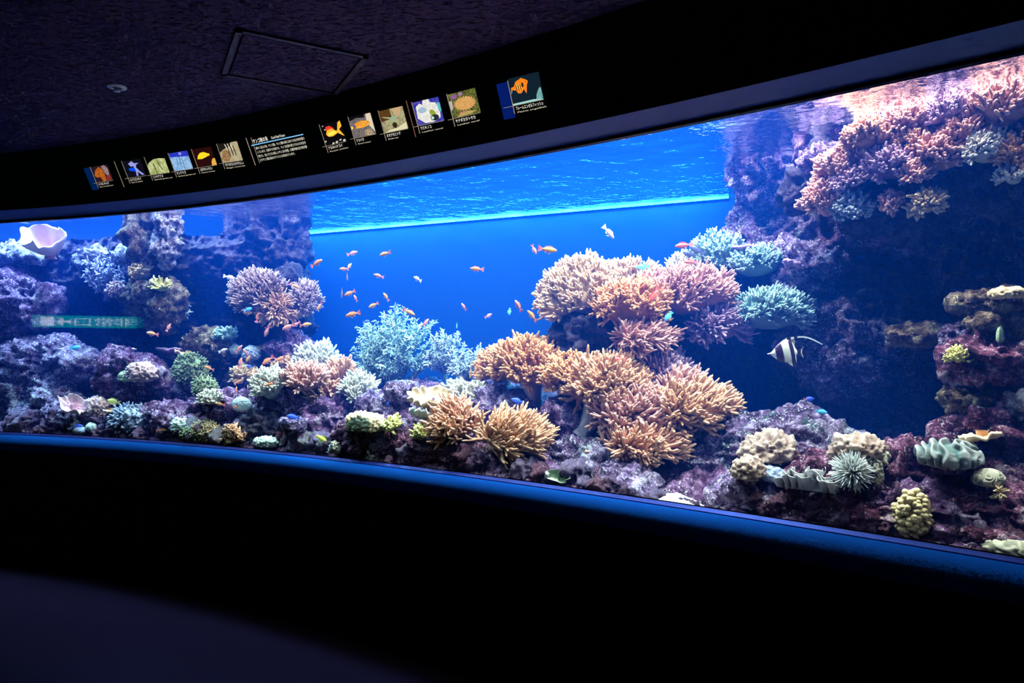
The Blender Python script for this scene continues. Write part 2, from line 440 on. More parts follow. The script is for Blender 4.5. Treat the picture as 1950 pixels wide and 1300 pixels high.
b = MB(); b.box((-6.72, 5.6, 1.9), (0.05, 0.6, 1.3)); e_ = b.build('wall_tank_end', M['backwall'], None, False); e_['kind'] = 'structure'
xs = np.linspace(-6.6, 3.3, 140); V = []
for x in xs:
    y0 = gY(x) + 0.052; y1 = wallY(x)
    for k in range(24):
        y = y0 + (y1 - y0) * k / 23
        pxx = 975 + F * x / y; V.append((x, y, Z_GB - 0.105 + 0.085 * math.exp(-((pxx - 1285) / 70) ** 2) + 0.012 * math.sin(9 * x + 7 * y) * min(1, k / 3)))
struct('floor_tank', V, grid_faces(len(xs), 24)[:, ::-1], M['sand'], True, 'pale coral sand on the tank bottom')
xs = np.linspace(-6.6, 3.25, 60); V = []
for x in xs:
    y0 = gY(x) + 0.047; y1 = wallY(x) - 0.004
    V += [(x, y0, 0.82), (x, y1, 0.82), (x, y1, Z_W), (x, y0, Z_W)]
Q = grid_faces(len(xs), 4, True); nn = len(V)
Q = np.concatenate([Q, [[3, 2, 1, 0], [nn - 4, nn - 3, nn - 2, nn - 1]]])
va = np.array(V); tri = np.concatenate([Q[:, [0, 1, 2]], Q[:, [0, 2, 3]]]); cv = va - va.mean(0)
if np.einsum('ij,ij->i', cv[tri[:, 0]], np.cross(cv[tri[:, 1]], cv[tri[:, 2]])).sum() < 0: Q = Q[:, ::-1]     # normals must point outwards
wat = obj('water', mesh_from('water', V, Q, None, False), M['water'])
tag(wat, 'clear blue sea water filling the whole tank', 'water', None, 'stuff')
xs = np.linspace(-6.6, 3.3, 60); V = []
for x in xs:
    y0 = gY(x) + 0.042; y1 = wallY(x)
    for k in range(8): V.append((x, y0 + (y1 - y0) * k / 7, Z_W + 0.002))
sf = obj('water_surface', mesh_from('water_surface', V, grid_faces(len(xs), 8)[:, ::-1], None, True), M['surface'], wat)
# ------------------------------------------------------------------ generators for the living reef
TRI = [0]
_seed = [100]
def nseed():
    _seed[0] += 7; return _seed[0]
def frame_at(px, d):
    x, _ = gpx(px); a = math.atan(gS(max(-5.5, min(x, 2.2)))); return a, rotz(a)
def half(px, d, w, h, dep):
    """half axes along the tank, into it and up so that the outline measures w x h pixels"""
    k = mpp(px, d); a, R = frame_at(px, d); W = w / 2 * k; c, s_ = math.cos(a), abs(math.sin(a))
    rx = math.sqrt(max((W * 0.35) ** 2, W * W - (dep * s_) ** 2)) / c
    return np.array([rx, dep, h / 2 * k]), R
def rock_verts(r, sub, seed, rough=0.42, amp=1.0, flat=0.0, freq=5.5):
    D, T = ico(sub); rng = np.random.default_rng(seed); off = rng.uniform(-50, 50, 3)
    p = D * r
    q = p + off
    m = min(r)
    lump = fbm(q * freq, 3, seed) * rough * m
    rd = ridged(q * 13, 5, seed + 5) * 0.030 * amp * min(1, m / 0.12)
    fine = fbm(q * 50, 3, seed + 9) * 0.011 * amp * min(1, m / 0.08)
    pit = np.clip(vnoise(q * 24, seed + 31) - 0.2, 0, 1) * -0.07 * amp * min(1, m / 0.1)
    nrm = unit(D / np.maximum(r, 1e-4))
    v = p + nrm * (lump + rd + fine + pit)[:, None]
    if flat: v[:, 2] = np.where(v[:, 2] > 0, v[:, 2] * (1 - flat), v[:, 2])
    return v, T
def rock(px, py, w, h, d, dep, mat, label, name='reef_rock', sub=None, rough=0.42, amp=1.0, cat='rock', group=None, freq=5.5, tilt=0):
    r, R = half(px, d, w, h, dep); sd = nseed()
    if sub is None: sub = 6 if w * h > 26000 else (5 if w * h > 2500 else 4)
    v, T = rock_verts(r, sub, sd, rough, amp, 0, freq)
    if tilt:
        c, s_ = math.cos(math.radians(tilt)), math.sin(math.radians(tilt)); v = v @ np.array([[c, 0, -s_], [0, 1, 0], [s_, 0, c]]).T
    v = v @ R.T
    o = obj(name, mesh_from(name, v, None, T, True), M[mat], None, at(px, py, d)); TRI[0] += len(T)
    return tag(o, label, cat, group)
def fingers(rng, P0, Dr, L, R, bend, wob=0.25, sides=5):
    """P0 roots, Dr directions, L lengths, R radii, bend vector(s): blunt bent fingers"""
    n = len(P0); f = np.array([0, 0.34, 0.68, 0.92, 1.0]); rr = np.array([1.05, 1.0, 0.92, 0.72, 0.22])
    side = unit(rng.normal(size=(n, 3)))
    P = P0[:, None] + Dr[:, None] * (f[None, :, None] * L[:, None, None]) + (bend + wob * side)[:, None] * ((f ** 2)[None, :, None] * L[:, None, None])
    return tubes(P, rr[None] * R[:, None], sides)
def sphere_dirs(n, rng, zmin=-0.4):
    k = np.arange(int(n * 2.2)) + 0.5; ph = np.arccos(1 - 2 * k / len(k)); th = np.pi * (1 + 5 ** 0.5) * k + rng.uniform(0, 6)
    D = np.stack([np.cos(th) * np.sin(ph), np.sin(th) * np.sin(ph), np.cos(ph)], -1)
    return D[D[:, 2] > zmin][:n * 2]
def leather(px, py, w, h, d, dep, mat, label, lobes=9, per=26, flen=24, frad=3.0, flow=(0, 0, 0), bend=(0, 0, 0.15), stalk=None, stalk_mat='stalk', name='leather_coral',
            zmin=-0.35, cat='coral', group=None, lobe_r=0.42, wob=0.25, sides=5, front=0.55):
    """fleshy coral: stalk, rounded crown and lobes that carry bent fingers; sizes in pixels at that distance"""
    d = seat(px, py, w, h, d, dep) if stalk is None else d
    k = mpp(px, d); rng = np.random.default_rng(nseed()); c = at(px, py, d)
    fl, fr = flen * k, frad * k
    r, R = half(px, d, max(12, w - flen * 1.0), max(10, h - flen * 1.0), dep)
    bz = -r[2] if stalk is None else -(stalk[1] - py) * k
    root = empty(name, (c.x, c.y, c.z + bz), label, cat, group)
    up = np.array([0, 0, -bz])
    # crown
    D, T = ico(3); q = D * r; q = q + unit(q) * (fbm(q * 9 + nseed(), 2, 3) * 0.12 * min(r))[:, None]
    ob = obj('crown', mesh_from('crown', (q * 0.86) @ R.T + up, None, T, True, np.full(len(q), 0.12)), M[mat], root); TRI[0] += len(T)
    dirs = sphere_dirs(lobes, rng, zmin); 
    # keep most lobes on the upper and room-facing side
    toroom = np.array([0, -1.0, 0]); sc = dirs @ toroom
    dirs = dirs[np.argsort(-(sc * front + dirs[:, 2] * 0.5 + rng.uniform(0, 0.5, len(dirs))))][:lobes]
    flow = np.array(flow, float); bend = np.array(bend, float)
    D2, T2 = ico(2)
    for ld in dirs:
        lr = lobe_r * min(r[0], r[2], r[1] * 1.5) * rng.uniform(0.8, 1.25)
        lc = ld * r * 0.78
        lob = D2 * lr * np.array([1.15, 1, 0.9]) + lc
        mb = MB(); mb.add(lob @ R.T + up, None, T2, 0.15)
        n0 = max(4, int(per * rng.uniform(0.4, 0.6)))
        dd = unit(unit(rng.normal(size=(n0, 3))) + ld * 0.85 + np.array([0, -0.25, 0.1]))
        S0 = lc + dd * lr * 0.85
        Sd = unit(dd * 0.75 + ld * 0.35 + flow @ R + rng.normal(size=(n0, 3)) * 0.22)
        sl_ = fl * rng.uniform(0.35, 0.85, n0); S1 = S0 + Sd * sl_[:, None]
        f3 = np.array([0, 0.5, 1.0]); V, Q, T_, tp = tubes(S0[:, None] + (S1 - S0)[:, None] * f3[None, :, None], np.broadcast_to(fr * np.array([1.7, 1.35, 1.2]), (n0, 3)), 6, False)
        mb.add(V @ R.T + up, Q, None, 0.15 + tp * 0.25); TRI[0] += len(Q) * 2
        gi = np.repeat(np.arange(n0), 3); n = len(gi)
        P0 = S1[gi] - Sd[gi] * (sl_[gi] * rng.uniform(0.0, 0.45, n))[:, None]
        Dr = unit(Sd[gi] + unit(rng.normal(size=(n, 3))) * 0.55 + flow @ R * 0.4)
        L = fl * rng.uniform(0.4, 0.85, n); Rd = fr * rng.uniform(0.75, 1.1, n)
        V, Q, T_, tp = fingers(rng, P0, Dr, L, Rd, (bend @ R)[None], wob, sides)
        mb.add(V @ R.T + up, Q, T_, tp); TRI[0] += len(Q) * 2 + len(T_) + len(T2)
        mb.build('branch', M[mat], root)
    if stalk is not None:
        sx, sy, sw = stalk[:3]
        b0 = np.array([(sx - px) * k, 0, -(sy - py) * k]); b1 = np.array([(sx - px) * k * 0.4, 0, -r[2] * 0.3])
        t = np.linspace(0, 1, 7)[:, None]; P = b0 * (1 - t) + b1 * t + np.array([0.01, 0, 0]) * np.sin(t * 3)
        rad = sw / 2 * k * np.array([1.25, 1.0, 0.92, 0.95, 1.1, 1.4, 1.9])
        V, Q, T_, tp = tubes(P[None], rad[None], 14, False)
        V = V + unit(V - np.repeat(P, 14, 0)) * (np.sin(np.arange(len(V)) % 14 * 2.7) * 0.05 * sw * k)[:, None]
        obj('stalk', mesh_from('stalk', V + up, Q, None, True, tp), M[stalk_mat], root)
    return root
def fir(px, py, w, h, d, dep, mat, label, arms=13, subs=8, need=16, nlen=9, nrad=1.5, name='tree_coral', stalk=None, group=None, up_bias=0.35, dirs=None, cat='coral'):
    """bushy coral: arms that fork into twigs set with short polyps"""
    d = seat(px, py, w, h, d, dep)
    k = mpp(px, d); rng = np.random.default_rng(nseed()); c = at(px, py, d)
    r, R = half(px, d, w - 10, h - 10, dep)
    root = empty(name, (c.x, c.y, c.z - r[2]), label, cat, group)
    o = np.array([0, 0, 0.0]); base = np.array([0, 0, 0.25 * r[2]])
    dirs = sphere_dirs(arms, rng, -0.25); toroom = np.array([0, -1.0, 0])
    dirs = dirs[np.argsort(-(dirs @ toroom * 0.45 + dirs[:, 2] * 0.5 + rng.uniform(0, 0.5, len(dirs))))][:arms]
    trunk = np.stack([o, base * 0.6, base, base + np.array([0, 0, 0.5 * r[2]])])
    V, Q, T_, tp = tubes(trunk[None], np.array([[0.2, 0.16, 0.15, 0.06]]) * min(r[0], r[2]), 10)
    obj('stalk', mesh_from('stalk', V @ R.T, Q, T_, True, tp * 0.3), M[mat], root)
    for dr in dirs:
        end = np.array([0, 0, r[2]]) + dr * r * rng.uniform(0.85, 1.0)
        mid = base + (end - base) * 0.5 + np.array([0, 0, -0.08 * r[2]])
        t = np.linspace(0, 1, 6)[:, None]; P = base * (1 - t) ** 2 + 2 * t * (1 - t) * mid + end * t ** 2
        mb = MB(); ar = 0.05 * min(r) + 1.2 * k
        V, Q, T_, tp = tubes(P[None], (ar * np.linspace(1.2, 0.35, 6))[None], 6); mb.add(V @ R.T, Q, T_, tp * 0.4)
        # twigs
        n = subs; tt = rng.uniform(0.35, 1.0, n)
        p0 = np.stack([np.interp(tt, t[:, 0], P[:, i]) for i in range(3)], -1)
        ax = unit(end - base)
        td = unit(ax * 0.55 + unit(rng.normal(size=(n, 3))) * 0.8 + np.array([0, -0.15, up_bias]))
        tl = np.linalg.norm(end - base) * rng.uniform(0.22, 0.42, n)
        f = np.linspace(0, 1, 4)
        TP = p0[:, None] + td[:, None] * (f[None, :, None] * tl[:, None, None]) + np.array([0, 0, 0.2])[None, None] * (f ** 2)[None, :, None] * tl[:, None, None]
        V, Q, T_, tp = tubes(TP, np.broadcast_to(np.linspace(1.4, 0.7, 4) * k, (n, 4)), 5); mb.add(V @ R.T, Q, T_, tp * 0.6)
        # polyps along the twigs
        m = n * need; ti = rng.integers(0, n, m); u = rng.uniform(0.1, 1.0, m)
        q0 = p0[ti] + td[ti] * (u * tl[ti])[:, None] + np.array([0, 0, 0.2]) * ((u ** 2) * tl[ti])[:, None]
        nd = unit(td[ti] * 0.7 + unit(rng.normal(size=(m, 3))) * 0.75)
        ff = np.array([0, 0.6, 1.0]); NP = q0[:, None] + nd[:, None] * (ff[None, :, None] * (nlen * k * rng.uniform(0.6, 1.2, m))[:, None, None])
        V, Q, T_, tp = tubes(NP, np.broadcast_to(np.array([1.0, 0.85, 0.25]) * nrad * k, (m, 3)), 4, False); mb.add(V @ R.T, Q, None, 0.35 + tp * 0.65)
        mb.build('branch', M[mat], root); TRI[0] += mb.n * 2
    return root
def mound(px, py, w, h, d, dep, mat, label, bump=0.12, bfreq=26, polyp=0, plen=6, prad=1.6, name='mound_coral', rock=None, group=None, cat='coral', lumps=0.12, sub=None, ridge=False, meander=0):
    """dome coral, bumpy or set with short polyps, on a short foot"""
    d = seat(px, py, w, h, d, dep)
    k = mpp(px, d); sd = nseed(); rng = np.random.default_rng(sd); c = at(px, py, d)
    r, R = half(px, d, w, h, dep)
    root = empty(name, (c.x, c.y, c.z - r[2]), label, cat, group)
    sub = sub or (6 if max(w, h) > 100 else (5 if max(w, h) > 30 else 4))
    D, T = ico(sub); p = D * r + rng.uniform(-9, 9, 3)
    m = min(r); dv = fbm(p * 8, 2, sd) * lumps * m
    if meander:
        a = fbm(p * (9 + meander * 0.05), 2, sd) * 5.0 + p[:, 0] * meander + p[:, 2] * meander * 0.35
        if meander > 300: a = fbm(p * 26, 2, sd) * 13.0
        s_ = np.sin(a); dv = dv + np.sign(s_) * np.abs(s_) ** 0.6 * bump * m * 0.5; tp = 0.5 + 0.5 * s_
    else:
        b = vnoise(p * bfreq * 1.6, sd + 2); b2 = vnoise(p * bfreq * 3.6, sd + 3); b3 = 1 - 2 * np.abs(vnoise(p * bfreq * 2.6, sd + 4))
        if ridge: b = -(1 - 2 * np.abs(b))
        dv = dv + (0.7 * b + 0.35 * b2 + 0.35 * b3) * bump * m; tp = np.clip(0.42 + 0.45 * b + 0.2 * b2 + 0.2 * b3, 0, 1)
    nrm = unit(D / r); v = D * r + nrm * dv[:, None]
    v[:, 2] = np.where(v[:, 2] < -0.35 * r[2], -0.35 * r[2] + (v[:, 2] + 0.35 * r[2]) * 0.5, v[:, 2])
    lift = np.array([0, 0, r[2]])
    obj('body', mesh_from('body', v @ R.T + lift, None, T, True, tp), M[mat], root); TRI[0] += len(T)
    V, Q, T_, t_ = tubes(np.array([[[0, 0, 0], [0, 0, r[2] * 0.5], [0, 0, r[2] * 0.9]]]), np.array([[0.5, 0.55, 0.6]]) * min(r[0], r[1]), 12, False)
    obj('foot', mesh_from('foot', V @ R.T, Q, None, True, t_), M['rock_purple'], root)
    if polyp:
        dd = unit(rng.normal(size=(polyp, 3)) + np.array([0, -0.35, 0.45])); P0 = dd * r * 1.0
        L = plen * k * rng.uniform(0.6, 1.3, polyp)
        V, Q, T_, tp = fingers(rng, P0, unit(unit(dd / r) + rng.normal(size=(polyp, 3)) * 0.25), L, prad * k * rng.uniform(0.8, 1.2, polyp), np.array([[0, 0, 0.1]]), 0.3, 4)
        po = obj('polyps', mesh_from('polyps', V @ R.T + lift, Q, T_, True, tp), M[mat], root); po['kind'] = 'stuff'; TRI[0] += len(Q) * 2 + len(T_)
    return root
def plate(px, py, w, h, d, dep, mat, label, waves=7, amp=0.16, curl=0.25, tilt=(0, 0), name='plate_coral', cup=0.0, thick=0.012, group=None, stalk=0.4, foot_mat=None, cat='coral', rings=22, seg=120, flat=1.0, yaw=0, bumpy=0.004):
    """thin wavy plate, saucer or funnel on a short stem"""
    d = min(d, seat(px, py, w, h, d, dep, .15, .6))
    k = mpp(px, d); sd = nseed(); c = at(px, py, d); R = rotz(frame_at(px, d)[0] + math.radians(yaw)); a, _ = frame_at(px, d)
    rx = w / 2 * k; ry = dep; H = h / 2 * k
    rr = np.linspace(0.02, 1, rings); th = np.linspace(0, 2 * np.pi, seg, endpoint=False)
    rg, tg = np.meshgrid(rr, th, indexing='ij')
    ph = vnoise(np.stack([np.cos(tg) * 2, np.sin(tg) * 2, np.full_like(tg, sd * 0.37)], -1), sd) * 1.6
    wv = np.sin(tg * waves + ph * 2) * amp * rg ** 2.2
    rad = 1 + 0.10 * np.sin(tg * (waves + 2) + ph) * rg ** 2
    z = (cup * rg ** 1.7 + wv) * H + curl * H * rg ** 4
    X = rg * np.cos(tg) * rx * rad; Y = rg * np.sin(tg) * ry * rad
    z = z + fbm(np.stack([X, Y, z], -1) * 60, 2, sd) * bumpy
    top = np.stack([X, Y, z], -1).reshape(-1, 3); bot = top - np.array([0, 0, thick]); bot[:seg] -= 0
    V = np.concatenate([top, bot]); n = rings * seg
    Q = grid_faces(rings, seg, True); Qb = Q[:, ::-1] + n
    i = np.arange(seg) + (rings - 1) * seg; j = np.roll(i, -1); rim = np.stack([i, j, j + n, i + n], -1)
    tp = np.concatenate([rg.ravel(), rg.ravel()]); 
    tx, ty = math.radians(tilt[0]), math.radians(tilt[1])
    Rt = np.array(Matrix.Rotation(tx, 3, 'X') @ Matrix.Rotation(ty, 3, 'Y'))
    V = V @ Rt.T @ R.T
    root = empty(name, (c.x, c.y, c.z - stalk * H), label, cat, group); lift = np.array([0, 0, stalk * H])
    obj('plate', mesh_from('plate', V + lift, np.concatenate([Q, Qb, rim]), None, True, tp), M[mat], root); TRI[0] += n * 4
    V, Q, T_, t_ = tubes(np.array([[[0, 0, -0.1 * H], [0, 0, stalk * H * 0.5], [0, 0, stalk * H + 0.02]]]), np.array([[0.34, 0.26, 0.3]]) * min(rx, ry), 14, False)
    obj('stem', mesh_from('stem', V @ R.T, Q, None, True, t_ * 0.3), M[foot_mat or mat], root)
    return root
def ruffle(px, py, w, h, d, dep, mat, label, sheets=4, name='ruffled_coral'):
    """upright folded sheets with wavy rims"""
    d = min(d, seat(px, py, w, h, d, dep, .1, 1.0))
    k = mpp(px, d); sd = nseed(); rng = np.random.default_rng(sd); c = at(px, py, d); R = rotz(frame_at(px, d)[0])
    W = w / 2 * k; H = h * k; root = empty(name, (c.x, c.y, c.z - H / 2), label, 'coral')
    for s_ in range(sheets):
        n, m = 260, 12; u = np.linspace(-1, 1, n); f = np.linspace(0, 1, m); ug, fg = np.meshgrid(u, f, indexing='ij')
        ph = rng.uniform(0, 6) + 3.0 * np.sin(ug * 4.3 + rng.uniform(0, 6)); fr = rng.uniform(13, 18)
        y = (s_ / max(1, sheets - 1) - 0.5) * dep * 1.6 + np.sin(ug * fr + ph) * dep * 0.60 * fg ** 0.8 + np.sin(ug * fr * 2.3 + ph) * dep * 0.16 * fg ** 2
        y = y - fg ** 2 * dep * 0.5
        z = fg * H * (0.72 + 0.2 * np.sin(ug * 4 + ph)) * (1 - 0.5 * np.abs(ug) ** 4) + np.sin(ug * fr * 1.7 + ph) * 0.05 * H * fg
        x = ug * W * 0.98 + np.sin(ug * fr + ph + 1.5) * 0.10 * W * fg
        top = np.stack([x, y, z], -1).reshape(-1, 3); V = np.concatenate([top, top + np.array([0, 0.006, 0])]) @ R.T
        Q = grid_faces(n, m); i = np.arange(n) * m + m - 1; rim = np.stack([i[:-1], i[1:], i[1:] + n * m, i[:-1] + n * m], -1)
        tp = np.concatenate([fg.ravel()] * 2)
        obj('sheet', mesh_from('sheet', V, np.concatenate([Q, Q[:, ::-1] + n * m, rim]), None, True, tp), M[mat], root); TRI[0] += n * m * 4
    return root
def knobby(px, py, w, h, d, dep, mat, label, n=90, kr=7, name='finger_leather_coral'):
    """thick lobes ending in round knobs"""
    d = min(d, seat(px, py, w, h, d, dep, .1, .8))
    k = mpp(px, d); sd = nseed(); rng = np.random.default_rng(sd); c = at(px, py, d); R = rotz(frame_at(px, d)[0])
    W, H = w / 2 * k, h / 2 * k; root = empty(name, (c.x, c.y, c.z - H), label, 'coral'); lift = np.array([0, 0, H])
    D, T = ico(4); q = D * np.array([W * 0.7, dep * 0.8, H * 0.85]); q = q + unit(q) * (fbm(q * 18, 3, sd) * 0.3 * min(W, dep))[:, None]
    obj('body', mesh_from('body', q @ R.T + lift, None, T, True, np.full(len(q), 0.2)), M[mat], root)
    D2, T2 = ico(2)
    dirs = unit(rng.normal(size=(n, 3)) + np.array([0, -0.9, 0.15]))
    for i in range(n):
        dr = dirs[i]; p = dr * np.array([W * 0.82, dep * 0.95, H * 0.92]); r_ = kr * k * rng.uniform(0.55, 1.1)
        t = np.linspace(0, 1, 3)[:, None]; P = p * 0.6 * (1 - t) + p * t
        mb = MB(); V, Q, T_, tp = tubes(P[None], np.array([[0.9, 0.8, 0.75]]) * r_, 8, False); mb.add(V @ R.T + lift, Q, None, 0.3 + 0.3 * tp)
        mb.add((D2 * r_ * np.array([1.05, 1.05, 0.95]) + p) @ R.T + lift, None, T2, 0.95); mb.build('knob', M[mat], root); TRI[0] += 360
    return root
def anemone(px, py, w, h, d, mat, label, n=420, name='spiny_anemone'):
    d = min(d, seat(px, py, w, h, d, w / 2 * mpp(px, d), .1, .75))
    k = mpp(px, d); sd = nseed(); rng = np.random.default_rng(sd); c = at(px, py, d)
    Rr = w / 2 * k; root = empty(name, (c.x, c.y, c.z - Rr * 0.6), label, 'anemone'); lift = np.array([0, 0, Rr * 0.6])
    D, T = ico(4); obj('body', mesh_from('body', D * Rr * 0.42 + lift, None, T, True, np.full(len(D), 0.1)), M[mat], root)
    dd = unit(rng.normal(size=(n, 3)) + np.array([0, -0.35, 0.25])); L = Rr * rng.uniform(0.45, 0.68, n)
    for j in range(6):
        s_ = slice(j * n // 6, (j + 1) * n // 6)
        V, Q, T_, tp = fingers(rng, dd[s_] * Rr * 0.36, dd[s_], L[s_], np.full(len(L[s_]), 1.35 * k), np.array([[0, 0, 0.05]]), 0.12, 5)
        o = obj('tentacles', mesh_from('tentacles', V + lift, Q, T_, True, tp), M[mat], root); o['kind'] = 'stuff'
    return root
def pedestal(px, py, w, h, d, label, stem_h, mat='rock_mauve', top='rock_pale'):
    """drum-shaped stone on a stem"""
    d = min(d, seat(px, py, w, h, d, w / 2 * mpp(px, d), .2, 1.0))
    k = mpp(px, d); sd = nseed(); c = at(px, py, d); rx = w / 2 * k; H = h / 2 * k
    root = empty('drum_rock', (c.x, c.y, c.z - H - stem_h * k), label, 'rock'); lift = np.array([0, 0, H + stem_h * k])
    D, T = ico(5); e = 0.35
    v = np.sign(D) * np.abs(D) ** e; v = v / np.maximum(np.abs(np.linalg.norm(v[:, :2], axis=1, keepdims=True)), 0.0 + 1) if False else D.copy()
    rad = np.linalg.norm(D[:, :2], axis=1); el = D[:, 2]
    sc = 1.0 / np.maximum(np.maximum(rad, np.abs(el)), 1e-6) * 0.5 + 0.5
    v = D * sc[:, None] * np.array([rx * 0.92, rx * 0.92, H * 0.95])
    q = v + sd * 0.713; v = v + unit(D) * (ridged(q * 26, 4, sd) * 0.006 + fbm(q * 70, 2, sd) * 0.004)[:, None]
    top_in = (rad < 0.55) & (el > 0); v[top_in, 2] -= 0.18 * H
    obj('drum', mesh_from('drum', v + lift, None, T, True), M[mat], root); TRI[0] += len(T)
    rr = np.linspace(0, 1, 10); th = np.linspace(0, 2 * np.pi, 40, endpoint=False); rg, tg = np.meshgrid(rr, th, indexing='ij')
    p = np.stack([rg * np.cos(tg) * rx * 0.62, rg * np.sin(tg) * rx * 0.62, H * (0.98 - 0.1 * rg ** 4)], -1).reshape(-1, 3); p[:, 2] += fbm(p * 60 + sd, 3, sd) * 0.006
    obj('bare_patch', mesh_from('bare_patch', p + lift, grid_faces(10, 40, True)[:, ::-1], None, True), M[top], root)
    P = np.array([[0, 0, -0.02], [0.004, 0, stem_h * k * 0.5], [0, 0, stem_h * k + 0.3 * H]])
    V, Q, T_, t_ = tubes(P[None], np.array([[0.5, 0.38, 0.5]]) * rx, 14, False); V = V + unit(V) * (fbm(V * 40, 2, sd) * 0.01)[:, None]
    obj('stem', mesh_from('stem', V, Q, None, True), M[mat], root)
    return root
# fish ------------------------------------------------------------
def loft_body(prof, n=12):
    """prof rows: x, centre z, half height, half width"""
    a = np.linspace(0, 2 * np.pi, n, endpoint=False); V = []
    for x, zc, hh, hw in prof:
        V += [(x, hw * math.sin(t) , zc + hh * math.cos(t)) for t in a]
    Q = grid_faces(len(prof), n, True)
    m = len(V); V += [(prof[0][0] - 0.004, 0, prof[0][1]), (prof[-1][0] + 0.004, 0, prof[-1][1])]
    T = [(m, (k + 1) % n, k) for k in range(n)]; b0 = (len(prof) - 1) * n
    T += [(m + 1, b0 + k, b0 + (k + 1) % n) for k in range(n)]
    return np.array(V, float), Q, np.array(T)
def fin(poly, th=0.012):
    """flat fin of real thickness from an outline in the x-z plane"""
    import bmesh
    bm = bmesh.new(); f = bm.faces.new([bm.verts.new((x, 0, z)) for x, z in poly])
    bmesh.ops.triangulate(bm, faces=[f]); bm.verts.ensure_lookup_table()
    for v in bm.verts: v.index
    bm.verts.index_update()
    V = np.array([v.co[:] for v in bm.verts]); T = np.array([[v.index for v in f.verts] for f in bm.faces]); bm.free()
    n = len(V); Vt = V + [0, th / 2, 0]; Vb = V - [0, th / 2, 0]
    i = np.arange(n); j = np.roll(i, -1)
    return np.concatenate([Vt, Vb]), np.stack([i, j, j + n, i + n], -1), np.concatenate([T, T[:, ::-1] + n])
def fish_mat(name, top, mid, low, tail, head=None, axis_split=0.18):
    m, t, o = nt(name); c = t.nodes.new('ShaderNodeTexCoord'); sp = N(t, 'ShaderNodeSeparateXYZ'); t.links.new(c.outputs['Object'], sp.inputs[0])
    mr = N(t, 'ShaderNodeMapRange'); mr.inputs[1].default_value = -0.16; mr.inputs[2].default_value = 0.16; t.links.new(sp.outputs['Z'], mr.inputs[0])
    col = ramp(t, mr.outputs[0], [(0.1, low), (0.45, mid), (0.9, top)])
    mx = N(t, 'ShaderNodeMapRange'); mx.inputs[1].default_value = -0.38; mx.inputs[2].default_value = -0.12; t.links.new(sp.outputs['X'], mx.inputs[0])
    col = mix(t, mx.outputs[0], tail, col)
    if head is not None:
        mh = N(t, 'ShaderNodeMapRange'); mh.inputs[1].default_value = 0.28; mh.inputs[2].default_value = 0.45; t.links.new(sp.outputs['X'], mh.inputs[0]); col = mix(t, mh.outputs[0], col, head)
    n = noise(t, c.outputs['Object'], 40, 2); col = mix(t, n, col, mix(t, 0.10, col, (1, 1, 1)))
    princ(t, o, col, 0.35, 0.5); return m
M['eye'] = plain('fish_eye', (0.01, 0.01, 0.02), 0.2, 0.6, 0.05)
M['fa_orange'] = fish_mat('anthias_orange', (0.72, 0.11, 0.01), (0.80, 0.24, 0.015), (0.76, 0.26, 0.08), (0.70, 0.10, 0.08))
M['fa_yellow'] = fish_mat('anthias_yellow', (0.80, 0.27, 0.015), (0.86, 0.40, 0.02), (0.78, 0.32, 0.14), (0.72, 0.22, 0.10), (0.80, 0.27, 0.08))
M['fa_pink'] = fish_mat('anthias_pink', (0.75, 0.18, 0.09), (0.74, 0.21, 0.15), (0.70, 0.27, 0.30), (0.72, 0.17, 0.17))
M['fa_pale'] = fish_mat('anthias_pale', (1.0, 0.75, 0.62), (0.98, 0.80, 0.74), (0.9, 0.75, 0.85), (0.95, 0.85, 0.85))
M['fa_red'] = fish_mat('fish_red', (0.85, 0.05, 0.03), (0.95, 0.12, 0.06), (0.95, 0.30, 0.22), (0.9, 0.20, 0.15))
M['fd_blue'] = fish_mat('damsel_blue', (0.01, 0.06, 0.75), (0.01, 0.12, 0.95), (0.02, 0.15, 0.9), (0.02, 0.1, 0.8))
M['fd_cyan'] = fish_mat('damsel_cyan', (0.05, 0.45, 0.85), (0.10, 0.62, 0.95), (0.2, 0.7, 0.9), (0.1, 0.6, 0.9))
M['fd_orange_tail'] = fish_mat('damsel_orange_tail', (0.02, 0.05, 0.7), (0.02, 0.08, 0.85), (0.03, 0.1, 0.8), (0.95, 0.4, 0.15))
M['f_dark'] = fish_mat('fish_dark', (0.02, 0.03, 0.08), (0.03, 0.05, 0.12), (0.05, 0.07, 0.16), (0.02, 0.03, 0.08))
M['f_lemon'] = fish_mat('fish_lemon', (0.85, 0.75, 0.02), (0.95, 0.90, 0.05), (0.9, 0.9, 0.2), (0.9, 0.8, 0.05))
M['f_butter'] = fish_mat('butterfly_yellow', (0.55, 0.50, 0.06), (0.80, 0.75, 0.15), (0.85, 0.85, 0.5), (0.75, 0.7, 0.2), (0.05, 0.05, 0.05))
AN_BODY = [(0.50, 0.0, 0.015, 0.012), (0.46, 0.004, 0.055, 0.035), (0.38, 0.008, 0.095, 0.058), (0.24, 0.01, 0.128, 0.072), (0.08, 0.008, 0.130, 0.068), (-0.08, 0.004, 0.105, 0.05), (-0.2, 0.0, 0.068, 0.03), (-0.29, 0.0, 0.046, 0.018)]
DM_BODY = [(0.50, 0.0, 0.02, 0.015), (0.45, 0.0, 0.085, 0.045), (0.34, 0.0, 0.15, 0.07), (0.18, 0.0, 0.195, 0.082), (0.02, 0.0, 0.19, 0.075), (-0.12, 0.0, 0.145, 0.05), (-0.22, 0.0, 0.085, 0.03), (-0.29, 0.0, 0.055, 0.018)]
AN_TAIL = [(-0.27, 0.045), (-0.36, 0.10), (-0.52, 0.19), (-0.44, 0.08), (-0.385, 0.0), (-0.44, -0.08), (-0.52, -0.19), (-0.36, -0.10), (-0.27, -0.045)]
